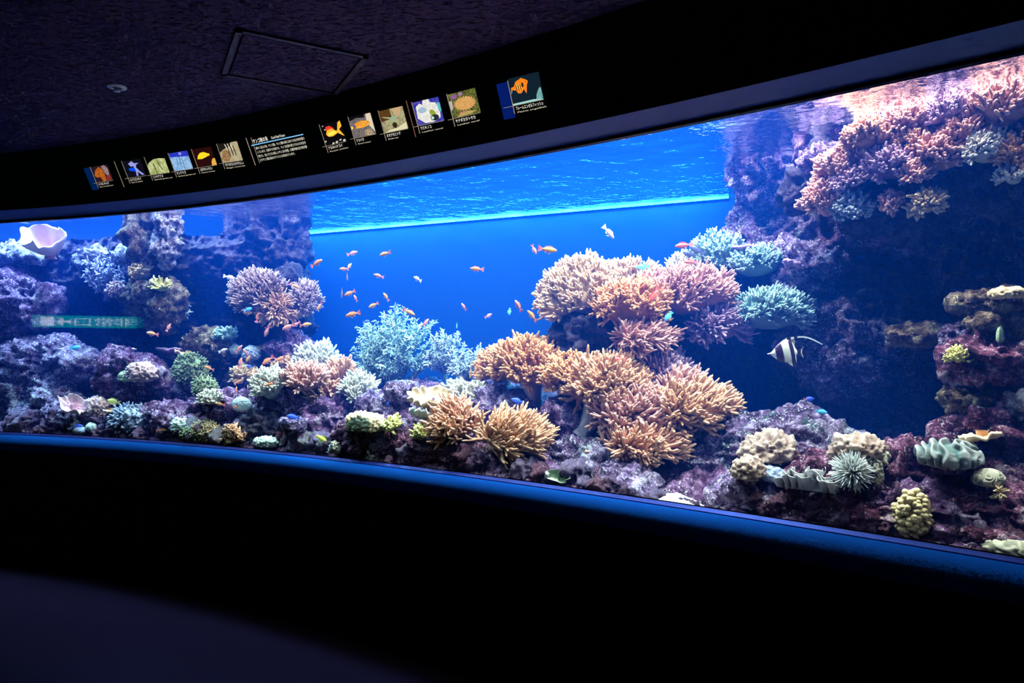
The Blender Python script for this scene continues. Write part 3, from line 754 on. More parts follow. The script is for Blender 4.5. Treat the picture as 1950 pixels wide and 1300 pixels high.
DM_TAIL = [(-0.27, 0.05), (-0.38, 0.13), (-0.50, 0.16), (-0.44, 0.05), (-0.43, 0.0), (-0.44, -0.05), (-0.50, -0.16), (-0.38, -0.13), (-0.27, -0.05)]
AN_DORS = [(0.26, 0.12), (0.23, 0.20), (0.10, 0.215), (-0.06, 0.19), (-0.17, 0.145), (-0.19, 0.06), (-0.05, 0.09), (0.10, 0.12)]
AN_ANAL = [(0.02, -0.11), (-0.05, -0.19), (-0.15, -0.15), (-0.20, -0.055), (-0.1, -0.08)]
AN_PELV = [(0.22, -0.11), (0.13, -0.22), (0.02, -0.26), (0.10, -0.16), (0.14, -0.11)]
DM_DORS = [(0.26, 0.17), (0.20, 0.25), (0.02, 0.27), (-0.14, 0.23), (-0.24, 0.15), (-0.24, 0.06), (-0.1, 0.13), (0.05, 0.17)]
DM_ANAL = [(0.04, -0.18), (-0.05, -0.26), (-0.19, -0.20), (-0.24, -0.06), (-0.1, -0.13)]
FM = {}
def fish_mesh(shape, part):
    key = (shape, part)
    if key not in FM:
        if part == 'body': V, Q, T = loft_body(AN_BODY if shape == 'a' else DM_BODY)
        elif part == 'eye': V, T = ico(1); V = V * np.array([0.022, 0.012, 0.022]); Q = None
        else:
            V, Q, T = fin({'tail_fin': AN_TAIL if shape == 'a' else DM_TAIL, 'dorsal_fin': AN_DORS if shape == 'a' else DM_DORS,
                           'anal_fin': AN_ANAL if shape == 'a' else DM_ANAL, 'pelvic_fin': AN_PELV}[part])
        FM[key] = (V, Q, T)
    return FM[key]
FMESH = {}
def fish(px, py, L, ang, d, kind, label, name='anthias', shape='a', yaw=0, group=None, cat='fish', finmat=None):
    """L length in pixels, ang heading in the picture (0 right, 90 up), yaw turns it away from the window"""
    hd = hit_d(px, py, None)
    if hd is not None and hd < d + .04: d = max(.10, hd - .05)
    k = mpp(px, d); c = at(px, py, d); a, y = math.radians(ang), math.radians(yaw)
    dr = Vector((math.cos(a) * math.cos(y), math.sin(y), math.sin(a) * math.cos(y)))
    up = Vector((0, 0, 1)) - dr * dr.z
    if up.length < 0.15: up = Vector((0, 0.9, 0.4)) - dr * Vector((0, 0.9, 0.4)).dot(dr)
    up.normalize(); sd = up.cross(dr)
    root = empty(name, c, label, cat, group)
    Mx = Matrix((dr, sd, up)).transposed().to_4x4(); root.matrix_world = Matrix.Translation(c) @ Mx @ Matrix.Scale(1.18 * L * k / math.cos(y), 4)
    def part(pn, mname, loc=None):
        key = (shape, pn, mname)
        if key not in FMESH:
            V, Q, T = fish_mesh(shape, pn); FMESH[key] = mesh_from(pn, V, Q, T, pn in ('body', 'eye')); FMESH[key].materials.append(M[mname])
        o = bpy.data.objects.new(pn, FMESH[key]); o.parent = root
        if loc: o.location = loc
        return link(o)
    part('body', kind); fm = finmat or kind
    part('tail_fin', fm); part('dorsal_fin', fm); part('anal_fin', fm)
    if shape == 'a': part('pelvic_fin', fm)
    ex = (0.40, 0.055, 0.03) if shape == 'a' else (0.41, 0.05, 0.03)
    part('eye', 'eye', ex); part('eye', 'eye', (ex[0], -ex[1], ex[2]))
    return root
# ------------------------------------------------------------------ coral colours
M['l_cream'] = coral_mat('cream_leather', (0.36, 0.221, 0.144), (0.66, 0.423, 0.248), (0.8, 0.57, 0.36))
M['l_orange'] = coral_mat('orange_leather', (0.36, 0.147, 0.072), (0.66, 0.294, 0.12), (0.8, 0.432, 0.2))
M['l_tan'] = coral_mat('tan_leather', (0.34, 0.166, 0.112), (0.62, 0.304, 0.168), (0.78, 0.451, 0.264))
M['l_pink'] = coral_mat('pink_leather', (0.34, 0.156, 0.152), (0.6, 0.285, 0.232), (0.76, 0.442, 0.352))
M['l_mauve'] = coral_mat('mauve_leather', (0.26, 0.15, 0.25), (0.48, 0.28, 0.38), (0.68, 0.46, 0.53))
M['l_salmon'] = coral_mat('salmon_leather', (0.36, 0.156, 0.104), (0.66, 0.304, 0.192), (0.8, 0.46, 0.296))
M['l_teal'] = coral_mat('pale_teal_coral', (0.06, 0.17, 0.18), (0.28, 0.44, 0.41), (0.62, 0.72, 0.64))
M['l_teal2'] = coral_mat('grey_teal_coral', (0.12, 0.18, 0.2), (0.36, 0.41, 0.41), (0.64, 0.66, 0.64))
M['l_ivory'] = coral_mat('ivory_coral', (0.32, 0.272, 0.224), (0.608, 0.544, 0.432), (0.736, 0.688, 0.576))
M['l_yellow'] = coral_mat('yellow_coral', (0.32, 0.272, 0.064), (0.624, 0.528, 0.16), (0.736, 0.672, 0.336))
M['l_lilac'] = coral_mat('lilac_coral', (0.12, 0.12, 0.24), (0.3, 0.285, 0.435), (0.555, 0.525, 0.63))
M['l_brown'] = coral_mat('brown_pink_coral', (0.16, 0.09, 0.09), (0.34, 0.2, 0.19), (0.56, 0.38, 0.35))
M['l_white'] = coral_mat('white_anemone', (0.332, 0.342, 0.361), (0.76, 0.76, 0.741), (0.902, 0.902, 0.874))
M['l_khaki'] = coral_mat('khaki_leather', (0.384, 0.25, 0.154), (0.576, 0.397, 0.218), (0.688, 0.515, 0.269))
M['m_pink'] = coral_mat('pink_mound', (0.245, 0.115, 0.13), (0.475, 0.274, 0.259), (0.619, 0.432, 0.396), 30)
M['m_brown'] = coral_mat('brown_mound', (0.132, 0.072, 0.06), (0.3, 0.186, 0.144), (0.456, 0.336, 0.276), 30)
M['m_green'] = coral_mat('green_mound', (0.048, 0.072, 0.04), (0.16, 0.192, 0.096), (0.352, 0.352, 0.192), 30)
M['m_lime'] = coral_mat('lime_mound', (0.098, 0.154, 0.084), (0.294, 0.378, 0.21), (0.49, 0.56, 0.35), 30)
M['m_tan'] = coral_mat('tan_mound', (0.245, 0.151, 0.072), (0.475, 0.331, 0.18), (0.619, 0.49, 0.302), 30)
M['m_blue'] = coral_mat('blue_grey_mound', (0.105, 0.12, 0.21), (0.255, 0.285, 0.39), (0.465, 0.48, 0.54), 30)
M['m_ice'] = coral_mat('ice_mound', (0.288, 0.374, 0.36), (0.518, 0.605, 0.562), (0.662, 0.691, 0.634), 30)
M['m_brain'] = coral_mat('grey_green_brain', (0.05, 0.11, 0.10), (0.18, 0.20, 0.19), (0.36, 0.34, 0.33), 30)
M['m_brain2'] = coral_mat('cream_brain', (0.161, 0.136, 0.099), (0.31, 0.273, 0.198), (0.521, 0.471, 0.36), 30)
M['p_pink'] = coral_mat('pink_plate', (0.60, 0.27, 0.34), (0.66, 0.32, 0.40), (0.85, 0.62, 0.64))
M['p_ruffle'] = coral_mat('pearl_ruffle', (0.34, 0.30, 0.36), (0.62, 0.58, 0.62), (0.95, 0.92, 0.90))
M['p_tan'] = coral_mat('tan_toadstool', (0.36, 0.245, 0.173), (0.504, 0.331, 0.216), (0.619, 0.461, 0.288))
M['p_grey'] = coral_mat('grey_plate', (0.195, 0.21, 0.225), (0.375, 0.39, 0.39), (0.63, 0.63, 0.6))
M['p_purple'] = coral_mat('purple_plate', (0.12, 0.05, 0.14), (0.26, 0.12, 0.26), (0.46, 0.26, 0.42))
M['p_orange'] = coral_mat('orange_shelf', (0.45, 0.22, 0.10), (0.72, 0.38, 0.16), (0.92, 0.66, 0.42))
M['p_green'] = coral_mat('green_leaf_plate', (0.10, 0.18, 0.08), (0.28, 0.36, 0.20), (0.50, 0.56, 0.38))
M['stalk'] = coral_mat('pale_stalk', (0.46, 0.40, 0.44), (0.64, 0.56, 0.58), (0.72, 0.56, 0.48), 8)
M['stalk_teal'] = coral_mat('greenish_stalk', (0.36, 0.44, 0.40), (0.56, 0.60, 0.52), (0.64, 0.58, 0.46), 8)

# ------------------------------------------------------------------ large rock masses
PXC = [-320, 0, 200, 400, 600, 750, 900, 1100, 1230, 1290, 1350, 1450, 1600, 1750, 1900, 2300]
DC = [0.055, 0.3, 0.6, 0.9, 1.2, 1.7]
HC = np.array([[0, .05, .1, .12, .12, .1], [0, .05, .1, .12, .12, .1], [0, .05, .12, .15, .12, .1], [0, .06, .15, .25, .3, .3], [0, .1, .25, .33, .36, .3],
               [0, .12, .26, .34, .3, .1], [0, .12, .3, .40, .38, .15], [0, .06, .22, .36, .36, .2], [-.02, .0, .12, .25, .3, .2], [-.04, -.03, .1, .22, .26, .2], [-.03, 0, .1, .2, .2, .1],
               [0, .08, .2, .2, .1, .05], [0, .1, .2, .12, .03, 0], [0, .12, .2, .15, .05, 0], [0, .15, .26, .26, .2, .15], [0, .15, .3, .3, .2, .15]])
HC[:, 0] -= 0.075; HC[:, 1] = HC[:, 1] * 0.45 - 0.01; HC[:, 2] *= 0.65; HC[:, 3] *= 0.85
def reef_floor():
    pxs = np.arange(-320, 2301, 9.0); ds = np.concatenate([[0.0540], np.linspace(0.055, 1.65, 60)]); V = []
    zi = np.stack([np.interp(pxs, PXC, HC[:, j]) for j in range(6)], -1)
    for i, px in enumerate(pxs):
        x, y = gpx(px); kx = (px - 975) / F
        for d in ds:
            Y = y + d; X = kx * Y; Y = min(Y, wallY(X) - 0.01)
            V.append((kx * Y, Y, Z_GB - 0.005 + np.interp(d, DC, zi[i])))
    V = np.array(V); q = V * 1.0
    fr_ = np.clip((np.tile(ds, len(pxs)) - 0.05) / 0.2, 0.15, 1); V[:, 2] += 0.014 + (ridged(q * 7, 5, 3) * 0.05 + fbm(q * 24, 3, 8) * 0.02) * fr_
    sand_ = np.repeat(np.exp(-((pxs - 1290) / 55) ** 2), len(ds)) * np.clip(1 - np.tile(ds, len(pxs)) / 0.3, 0, 1); V[:, 2] -= 0.14 * sand_
    V[::len(ds), 2] = Z_GB - 0.1
    o = obj('reef_bed', mesh_from('reef_bed', V, grid_faces(len(pxs), len(ds))[:, ::-1], None, True), M['rock_purple'])
    tag(o, 'dark purple rubble bed under all the corals along the window', 'reef')
reef_floor()
def sheet(name, pxs, zs, dfun, mat, label, amp=0.10, seed=5):
    V = []
    for px in pxs:
        x, y = gpx(px); kx = (px - 975) / F
        for z in zs:
            Y = y + dfun(px, z); X = kx * Y; V.append((X, Y, z))
    V = np.array(V); q = V.copy(); dv = ridged(q * 3.2, 5, seed) * amp + ridged(q * 11, 4, seed + 3) * amp * 0.35 + fbm(q * 40, 2, seed + 4) * amp * 0.10
    V[:, 1] -= dv; V[:, 0] -= dv * V[:, 0] / V[:, 1]
    for v in V: v[1] = min(v[1], wallY(v[0]) - 0.01)
    o = obj(name, mesh_from(name, V, grid_faces(len(pxs), len(zs)), None, True), M[mat]); TRI[0] += len(V) * 2
    return tag(o, label, 'reef')
sheet('reef_wall', np.arange(1400, 2330, 5.0), np.linspace(0.85, Z_W - 0.03, 150),
      lambda px, z: np.interp(px, [1400, 1440, 1520, 1700, 1950, 2300], [1.72, 1.45, 1.22, 1.12, 1.0, 0.9]) - 0.28 * np.clip((z - 1.95) / 0.3, 0, 1) * np.clip((px - 1500) / 150, 0, 1),
      'rock_purple', 'dim craggy reef wall closing the right end of the tank', 0.10, 5)
sheet('reef_wall', np.arange(-330, 590, 4.0), np.linspace(0.85, Z_W - 0.10, 140),
      lambda px, z: np.interp(px, [-330, 0, 120, 260, 345, 480, 590], [0.75, 0.88, 1.0, 0.95, 1.1, 1.3, 1.75]) + 0.10 * math.sin(5 * z),
      'rock_dark', 'bluish craggy reef wall at the far left of the tank', 0.09, 25)

# rocks: px, py, width, height (pixels), distance behind the window, half depth, material, label
RK = [
 (20, 585, 190, 120, .62, .16, 'rock_purple', 'shadowy purple rock at the left edge, level with the green sign reflection'),
 (95, 690, 210, 85, .55, .15, 'rock_mauve', 'speckled purple-blue rock shelf at left below the green sign reflection'),
 (40, 775, 260, 120, .45, .14, 'rock_moss', 'dark mossy boulder in the lower left corner of the window'),
 (30, 487, 150, 42, .75, .12, 'rock_pale', 'pale lit ledge just under the surface at the left edge'),  # lit top of the ledge put into the pale rock colour
 (205, 492, 150, 40, .80, .12, 'rock_pale', 'pale lit ledge right of the pink cup coral'),  # pale tone here also paints the light on the ledge
 (292, 470, 90, 165, .75, .16, 'rock_brown', 'brown rock column rising to the surface at left'),
 (318, 452, 46, 110, .62, .08, 'rock_pale', 'pink-white knob painted as the lit top of the left column'),  # pale rock colour stands for light on the column top
 (300, 570, 110, 90, .72, .15, 'rock_brown', 'brown foot of the left rock column, with small corals'),
 (505, 470, 170, 200, 1.35, .22, 'rock_dark', 'blue hazy rock pillar reaching the surface left of the open water'),
 (530, 590, 130, 150, 1.15, .16, 'rock_dark', 'dark middle of the hazy pillar behind the brown bushy corals'),
 (555, 690, 120, 120, .95, .14, 'rock_purple', 'dark rock with white flecks at the foot of the hazy pillar'),
 (250, 715, 130, 95, .48, .13, 'rock_purple', 'maroon-purple rock mound carrying the pinkish brain coral'),
 (345, 745, 150, 70, .62, .14, 'rock_purple', 'purple rock under the green dome coral'),
 (395, 655, 110, 60, .80, .12, 'rock_brown', 'reddish brown ledge above the green dome coral'),
 (130, 790, 110, 60, .30, .09, 'rock_mauve', 'mauve stone behind the small pale round corals at lower left'),
 (330, 800, 150, 60, .30, .09, 'rock_purple', 'purple stone above the fuzzy tan coral'),
 (430, 790, 150, 80, .42, .12, 'rock_purple', 'purple rock under the flat white coral'),
 (540, 780, 190, 100, .52, .15, 'rock_purple', 'dark purple slope beneath the cream finger corals'),
 (490, 815, 110, 60, .28, .09, 'rock_dark', 'dark rock left of the lower drum-shaped stone'),
 (610, 800, 100, 80, .36, .11, 'rock_purple', 'purple rock between the drum stone and the open gap'),
 (655, 790, 120, 70, .62, .13, 'rock_purple', 'purple encrusted rock under the pink finger corals'),
 (680, 836, 130, 70, .22, .08, 'rock_maroon', 'maroon rock at the window with a knobbly tan coral on top'),
 (716, 782, 74, 52, .46, .08, 'rock_mauve', 'smooth purple dome in front of the drum-shaped stone'),
 (790, 860, 160, 60, .20, .08, 'rock_maroon', 'long maroon rock at the window under the small yellow corals'),
 (760, 815, 150, 60, .40, .11, 'rock_purple', 'purple rock behind the small yellow corals'),
 (860, 800, 120, 80, .48, .12, 'rock_purple', 'purple rock beneath the grey lacy plate coral'),
 (900, 870, 130, 70, .32, .09, 'rock_maroon', 'maroon rock under the front tan finger coral'),
 (950, 780, 110, 70, .62, .13, 'rock_mauve', 'drum-like purple rock beside the blue damselfish'),
 (1060, 805, 110, 70, .55, .13, 'rock_purple', 'encrusted rock under the pale coral stalks'),
 (1090, 880, 190, 90, .38, .12, 'rock_moss', 'shaded mossy rock under the large tan coral bank'),
 (1195, 922, 95, 60, .25, .08, 'rock_mauve', 'rounded mauve boulder on the sand below the tan coral bank'),
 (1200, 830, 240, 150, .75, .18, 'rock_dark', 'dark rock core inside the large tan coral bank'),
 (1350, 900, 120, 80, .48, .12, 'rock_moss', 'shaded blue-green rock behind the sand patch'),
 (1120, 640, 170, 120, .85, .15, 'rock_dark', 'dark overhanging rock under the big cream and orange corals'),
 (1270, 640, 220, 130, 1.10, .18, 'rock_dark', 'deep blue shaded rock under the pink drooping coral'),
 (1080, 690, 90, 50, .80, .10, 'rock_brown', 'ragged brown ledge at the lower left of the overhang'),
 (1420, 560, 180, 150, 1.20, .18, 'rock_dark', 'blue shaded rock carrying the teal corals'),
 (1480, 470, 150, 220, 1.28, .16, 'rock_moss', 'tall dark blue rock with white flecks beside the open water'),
 (1470, 330, 130, 130, 1.15, .16, 'rock_moss', 'dark blue rock head just below the surface beside the open water'),
 (1530, 520, 110, 110, 1.00, .12, 'rock_mauve', 'purple-blue rock with white flecks above the striped fish'),
 (1580, 310, 110, 70, .72, .11, 'rock_mauve', 'pink-purple ledge pointing left below the mirrored surface'),
 (1620, 250, 160, 110, .78, .14, 'rock_purple', 'purple rock top left of the big pink coral'),
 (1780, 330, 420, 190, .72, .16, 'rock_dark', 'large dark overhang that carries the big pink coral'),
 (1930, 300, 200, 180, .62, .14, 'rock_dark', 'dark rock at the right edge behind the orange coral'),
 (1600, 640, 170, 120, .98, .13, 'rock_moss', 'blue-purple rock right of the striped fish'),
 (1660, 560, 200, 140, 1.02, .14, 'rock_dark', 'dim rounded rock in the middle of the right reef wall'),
 (1500, 870, 280, 170, .50, .17, 'rock_moss', 'big mossy purple mound with white flecks, right of the tan bank'),
 (1430, 955, 130, 75, .22, .08, 'rock_mauve', 'white-flecked mauve rock at the window right of the sand'),
 (1600, 925, 170, 90, .28, .10, 'rock_maroon', 'maroon rock below the white spiny anemone'),
 (1660, 985, 140, 70, .17, .06, 'rock_maroon', 'pink and maroon rock at the window left of the knobbly yellow coral'),
 (1560, 970, 120, 60, .20, .07, 'rock_mauve', 'purple rock at the window below the ruffled pearl coral'),
 (1720, 905, 150, 140, .36, .13, 'rock_maroon', 'steep maroon rock left of the grey-green brain coral'),
 (1690, 875, 70, 60, .55, .08, 'rock_purple', 'small dark pinnacle right of the brown crusty coral'),
 (1835, 905, 150, 85, .32, .11, 'rock_maroon', 'leaning maroon boulder below the grey-green brain coral'),
 (1780, 985, 190, 110, .19, .07, 'rock_purple', 'purple rock behind the knobbly yellow coral at the window'),
 (1900, 980, 170, 120, .22, .08, 'rock_maroon', 'maroon rock face above the cream corner coral'),
 (1915, 850, 170, 150, .42, .13, 'rock_maroon', 'big dark maroon rock at the right edge with an orange shelf'),
 (1955, 770, 80, 60, .40, .08, 'rock_pale', 'pale rounded stone at the right edge'),
 (1885, 690, 130, 95, .40, .11, 'rock_maroon', 'maroon rock with white scars below the round stones at right'),
 (1850, 755, 90, 80, .42, .09, 'rock_brown', 'mottled pinkish rock hanging below the maroon scarred rock'),
 (1745, 640, 92, 46, .56, .09, 'rock_brown', 'dim ring-topped stone on the right reef wall'),
 (1832, 645, 84, 58, .50, .09, 'rock_moss', 'round stone with a pale teal patch on the right reef wall'),
 (1900, 575, 130, 55, .46, .10, 'rock_brown', 'brown ledge with yellow crust at right'),
 (1890, 615, 90, 50, .45, .09, 'rock_brown', 'small brown stone under the yellow-crusted ledge at right'),
 (1600, 700, 120, 80, .95, .12, 'rock_moss', 'purple-blue rubble under the striped fish\'s tail'),
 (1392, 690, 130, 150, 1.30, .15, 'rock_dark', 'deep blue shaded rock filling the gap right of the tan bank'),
 (1880, 1020, 90, 34, .13, .04, 'rock_maroon', 'low maroon stone at the window beside the cream corner coral'),
]
for r_ in RK:
    rock(*r_, **({'rough': .16, 'amp': .55} if 'big mossy' in r_[7] else {}))

# ------------------------------------------------------------------ seat corals on the rock surface they grow on
bpy.context.view_layer.update()
DG = [bpy.context.evaluated_depsgraph_get()]
def hit_d(px, py, names=('reef_',), start=.062):
    """distance behind the window at which the sight line of (px, py) meets rock"""
    o_ = at(px, py, start); dr = (o_ - Vector((0, 0, EYE))).normalized()
    for _ in range(40):
        ok, loc, nr, fi, ob, mt = S.ray_cast(DG[0], o_, dr)
        if not ok: return None
        if names is None and not ob.name.startswith(('water', 'wall', 'window', 'trim')): return loc.y - gpx(px)[1]
        if names and ob.name.startswith(names): return loc.y - gpx(px)[1]
        o_ = loc + dr * 0.002
    return None
def seat(px, py, w, h, d, dep, lo=0.22, sink=0.35, back=0.08):
    hs = [hit_d(px + a * w, py + b * h) for a, b in ((0, lo), (-.22, lo), (.22, lo), (0, .42))]
    hs = [x for x in hs if x is not None and abs(x - d) < .5]
    if len(hs) < 2: return d
    dn = float(np.median(hs)) - sink * dep
    return max(dep * .9 + .075, min(dn, d + back))
# ------------------------------------------------------------------ corals
FL = (0.55, 0, 0.1)     # the current bends the fingers to the right
# large tan bank, lower centre
leather(1005, 700, 140, 95, .70, .13, 'l_orange', 'orange-tan leather coral on a thick pale stalk, left of the tan bank', 11, 60, 20, 2.8, (0, 0, .3), stalk=(1012, 778, 34))
leather(952, 705, 70, 75, .78, .09, 'l_orange', 'orange-tan leather coral tucked left of the thick-stalked one', 8, 40, 18, 2.7, (-.2, 0, .3), stalk=(962, 760, 20))
leather(1085, 722, 105, 75, .62, .11, 'l_orange', 'orange leather coral at the left end of the tan bank', 10, 46, 20, 2.9, (0, 0, .4), stalk=(1068, 780, 30), stalk_mat='stalk_teal')
leather(1160, 745, 150, 110, .58, .13, 'l_tan', 'tan finger coral at the top left of the tan bank', 13, 56, 26, 3.2, (.25, 0, .2), stalk=(1105, 830, 34))
leather(1265, 725, 90, 80, .70, .09, 'l_mauve', 'mauve finger coral standing up behind the tan bank', 9, 34, 30, 3.0, (.35, 0, .5))
leather(1215, 800, 170, 100, .50, .12, 'l_pink', 'pinkish tan finger coral in the middle of the tan bank', 14, 56, 30, 3.2, FL)
leather(1320, 790, 150, 95, .46, .12, 'l_tan', 'tan finger coral sweeping right at the end of the tan bank', 13, 56, 34, 3.3, (.8, 0, .1))
leather(1225, 855, 160, 66, .40, .09, 'l_salmon', 'salmon finger coral trailing along the foot of the tan bank', 12, 46, 34, 3.1, (.7, 0, -.1))
leather(1300, 745, 80, 60, .60, .08, 'l_pink', 'pink finger coral on the upper right shoulder of the tan bank', 8, 34, 28, 3.0, (.7, 0, .35))
# big upper group
leather(1110, 575, 150, 140, .88, .14, 'l_cream', 'big cream leather coral at the upper left of the central overhang', 15, 66, 18, 2.4, (-.2, 0, .35), stalk=(1125, 655, 40), stalk_mat='stalk_teal')
leather(1190, 545, 150, 80, .92, .12, 'l_cream', 'cream leather coral along the crest of the central overhang', 12, 54, 17, 2.3, (.05, 0, .5))
leather(1205, 590, 150, 90, .72, .12, 'l_orange', 'orange leather coral in front of the central overhang, over a red fish', 13, 60, 20, 2.6, (.2, 0, .1))
leather(1225, 648, 110, 60, .68, .09, 'l_pink', 'drooping pink coral hanging below the orange one', 10, 44, 30, 2.4, (.8, 0, -.35), stalk=(1190, 620, 30))
leather(1300, 568, 190, 95, .85, .13, 'l_pink', 'broad pink leather coral on the right of the central overhang', 15, 62, 22, 2.3, (.45, 0, .25))
leather(1370, 625, 100, 80, .80, .10, 'l_mauve', 'mauve drooping coral at the right end of the central overhang', 11, 46, 26, 2.3, (.6, 0, -.2))
leather(1300, 515, 56, 48, .98, .07, 'l_ivory', 'small upright ivory coral beside two red fish', 6, 26, 12, 2.0, (0, 0, .5))
# teal corals at the rear
leather(1365, 495, 100, 90, 1.10, .10, 'l_teal', 'round teal coral behind the red fish', 12, 54, 12, 2.0, (0, 0, .3), sides=4)
leather(1440, 505, 100, 60, 1.00, .09, 'l_teal', 'teal coral under the purple plate coral', 10, 46, 12, 2.0, (.1, 0, .2), sides=4)
leather(1468, 598, 130, 84, .78, .10, 'l_teal', 'teal finger coral just above the striped fish', 13, 54, 16, 2.0, (.4, 0, .1), sides=4)
plate(1418, 472, 42, 24, 1.16, .06, 'p_purple', 'dim purple plate coral above the teal corals', 5, .08, .3)
plate(1510, 505, 40, 26, .94, .05, 'p_purple', 'reddish purple plate coral on the dark rock above the striped fish', 5, .1, .3, (-20, 20))
# pale bushy corals
fir(748, 685, 145, 150, 1.05, .20, 'l_teal', 'large pale teal bushy coral before the blue wall', 26, 10, 28, 9, 1.5)
fir(848, 680, 75, 95, 1.12, .13, 'l_teal2', 'pale grey bushy coral with a pointed top, middle of the three', 14, 8, 20, 8, 1.4)
fir(893, 705, 80, 80, 1.00, .12, 'l_teal2', 'pale grey bushy coral beside the tall orange-tan coral', 14, 8, 20, 8, 1.4)
# cream and pink finger corals, centre left
leather(605, 697, 80, 66, .78, .09, 'l_ivory', 'ivory finger coral with a pointed tip at the edge of the open water', 9, 40, 20, 2.6, (0, 0, .6))
leather(582, 730, 90, 56, .62, .08, 'l_pink', 'pink finger coral below the ivory pointed one', 9, 36, 20, 2.6, (0, 0, .5))
leather(622, 755, 54, 56, .56, .07, 'l_salmon', 'small salmon finger coral leaning over the purple slope', 7, 32, 20, 2.4, (0, 0, .2), stalk=(620, 780, 16))
leather(652, 725, 54, 60, .66, .07, 'l_salmon', 'salmon-brown finger coral with upright fingers', 7, 32, 24, 2.4, (0, 0, .7))
leather(684, 752, 56, 66, .60, .07, 'l_ivory', 'ivory finger coral with a white stalk left of the drum stone', 7, 34, 20, 2.2, (.2, 0, .3), stalk=(695, 790, 14))
leather(518, 742, 62, 60, .60, .07, 'l_ivory', 'ivory finger coral behind small orange fish', 8, 34, 18, 2.2, (0, 0, .5))
leather(545, 702, 50, 36, .70, .06, 'l_tan', 'small tan coral on top of the purple slope', 6, 24, 12, 2.0, (0, 0, .4))
leather(468, 716, 44, 30, .66, .06, 'l_cream', 'little cream branching coral left of the purple slope', 7, 18, 14, 1.9, (0, 0, .3))
leather(497, 720, 34, 30, .70, .05, 'l_tan', 'tiny tan coral beside the little cream one', 5, 18, 10, 1.9, (0, 0, .3))
# brown bushes on the hazy pillar
leather(500, 570, 120, 86, 1.08, .12, 'l_brown', 'brown-pink bushy coral on the left of the hazy pillar', 14, 60, 20, 1.7, (-.1, 0, .3))
leather(533, 595, 60, 60, .98, .07, 'l_tan', 'tan feathery coral drooping in front of the brown bush', 8, 44, 20, 1.6, (.3, 0, -.4))
leather(583, 580, 50, 76, 1.12, .08, 'l_brown', 'brown bushy coral at the right edge of the hazy pillar', 10, 46, 16, 1.7, (.1, 0, .3))
# drum stones and neighbours
pedestal(765, 745, 72, 42, .46, 'drum-shaped stone with a pale bare top, in front of the teal bush', 20)
pedestal(562, 808, 68, 28, .30, 'low drum-shaped stone on a stem with a blue fish above it', 26)
plate(822, 768, 92, 40, .50, .10, 'p_tan', 'tan toadstool coral with a wavy upright rim', 11, .16, .5, (22, 6), 'toadstool_coral', .5, .014)
plate(815, 792, 76, 36, .36, .10, 'p_grey', 'grey lacy plate coral in front of the tan toadstool', 9, .16, .3, (-18, 4), bumpy=.01)
leather(868, 752, 62, 44, .62, .07, 'l_ivory', 'ivory knob coral on two thin white stalks', 8, 34, 12, 2.2, (0, 0, .4), stalk=(872, 785, 12))
leather(912, 755, 52, 44, .62, .07, 'l_ivory', 'ivory knob coral on a white stalk beside the orange coral', 7, 32, 12, 2.2, (0, 0, .4), stalk=(896, 788, 12))
leather(872, 815, 92, 76, .30, .09, 'l_salmon', 'salmon finger coral with long curling fingers at the front', 10, 44, 26, 2.8, (-.1, 0, .1), wob=.6)
leather(972, 840, 130, 80, .24, .08, 'l_tan', 'tan finger coral sweeping right at the front of the window', 14, 46, 36, 2.8, (1.0, 0, .25))
leather(750, 812, 34, 30, .30, .05, 'l_yellow', 'little yellow coral, left of the pair on the maroon rock', 7, 18, 11, 2.6, (0, 0, .2))
leather(803, 829, 32, 32, .15, .04, 'l_yellow', 'little yellow coral, right of the pair on the maroon rock', 7, 18, 10, 2.4, (0, 0, .2))
mound(700, 808, 76, 40, .30, .07, 'm_tan', 'knobbly tan crust coral on the maroon rock', .28, 60, 0, name='crust_coral', lumps=.3)
# left part
plate(96, 482, 84, 54, .50, .13, 'p_pink', 'large pink cup coral near the surface at left', 3, .22, .25, (38, 14), 'cup_coral', 1.25, .02, stalk=.3, bumpy=.003)
fir(205, 535, 100, 86, .62, .12, 'l_lilac', 'lilac branching coral below the pale ledge at left', 14, 7, 10, 9, 2.0)
mound(222, 552, 40, 28, .50, .06, 'm_pink', 'pink button coral in front of the lilac branches', .2, 60, 90, 4, 1.5)
leather(308, 548, 36, 26, .58, .05, 'l_yellow', 'yellow-green tuft coral on the brown column', 6, 14, 10, 2.0, (0, 0, .2))
leather(272, 522, 44, 36, .60, .05, 'l_khaki', 'khaki encrusting coral on the brown column', 7, 18, 8, 2.2, (0, 0, .2))
fir(340, 600, 44, 56, .78, .06, 'l_teal2', 'grey feathery coral low on the brown column', 9, 6, 10, 8, 1.4)
mound(268, 712, 64, 44, .36, .07, 'm_pink', 'pinkish lumpy coral on the maroon mound at left', .3, 40, name='lumpy_coral')
mound(242, 718, 32, 24, .34, .05, 'm_lime', 'small green cup-shaped coral on the maroon mound', .2, 50)
mound(365, 708, 70, 66, .60, .09, 'm_green', 'green-brown dome coral with hairy top', .14, 50, 320, 6, 1.4, 'dome_coral')
mound(390, 738, 44, 40, .56, .07, 'm_green', 'small green dome coral at the right foot of the larger dome', .14, 50, 160, 5, 1.4, 'dome_coral')
plate(358, 672, 60, 18, .62, .06, 'p_orange', 'thin yellow-orange shelf coral above the green dome', 6, .2, .2, (0, 6))
plate(330, 668, 70, 26, .70, .08, 'p_purple', 'dim brown-purple saucer coral left of the yellow shelf', 5, .12, .4)
plate(500, 662, 60, 20, .88, .07, 'p_orange', 'brownish orange shelf coral under the hazy pillar', 6, .2, .2)
mound(182, 782, 70, 46, .26, .07, 'm_pink', 'pink cauliflower-like coral at lower left', .34, 46, name='cauliflower_coral', lumps=.25)
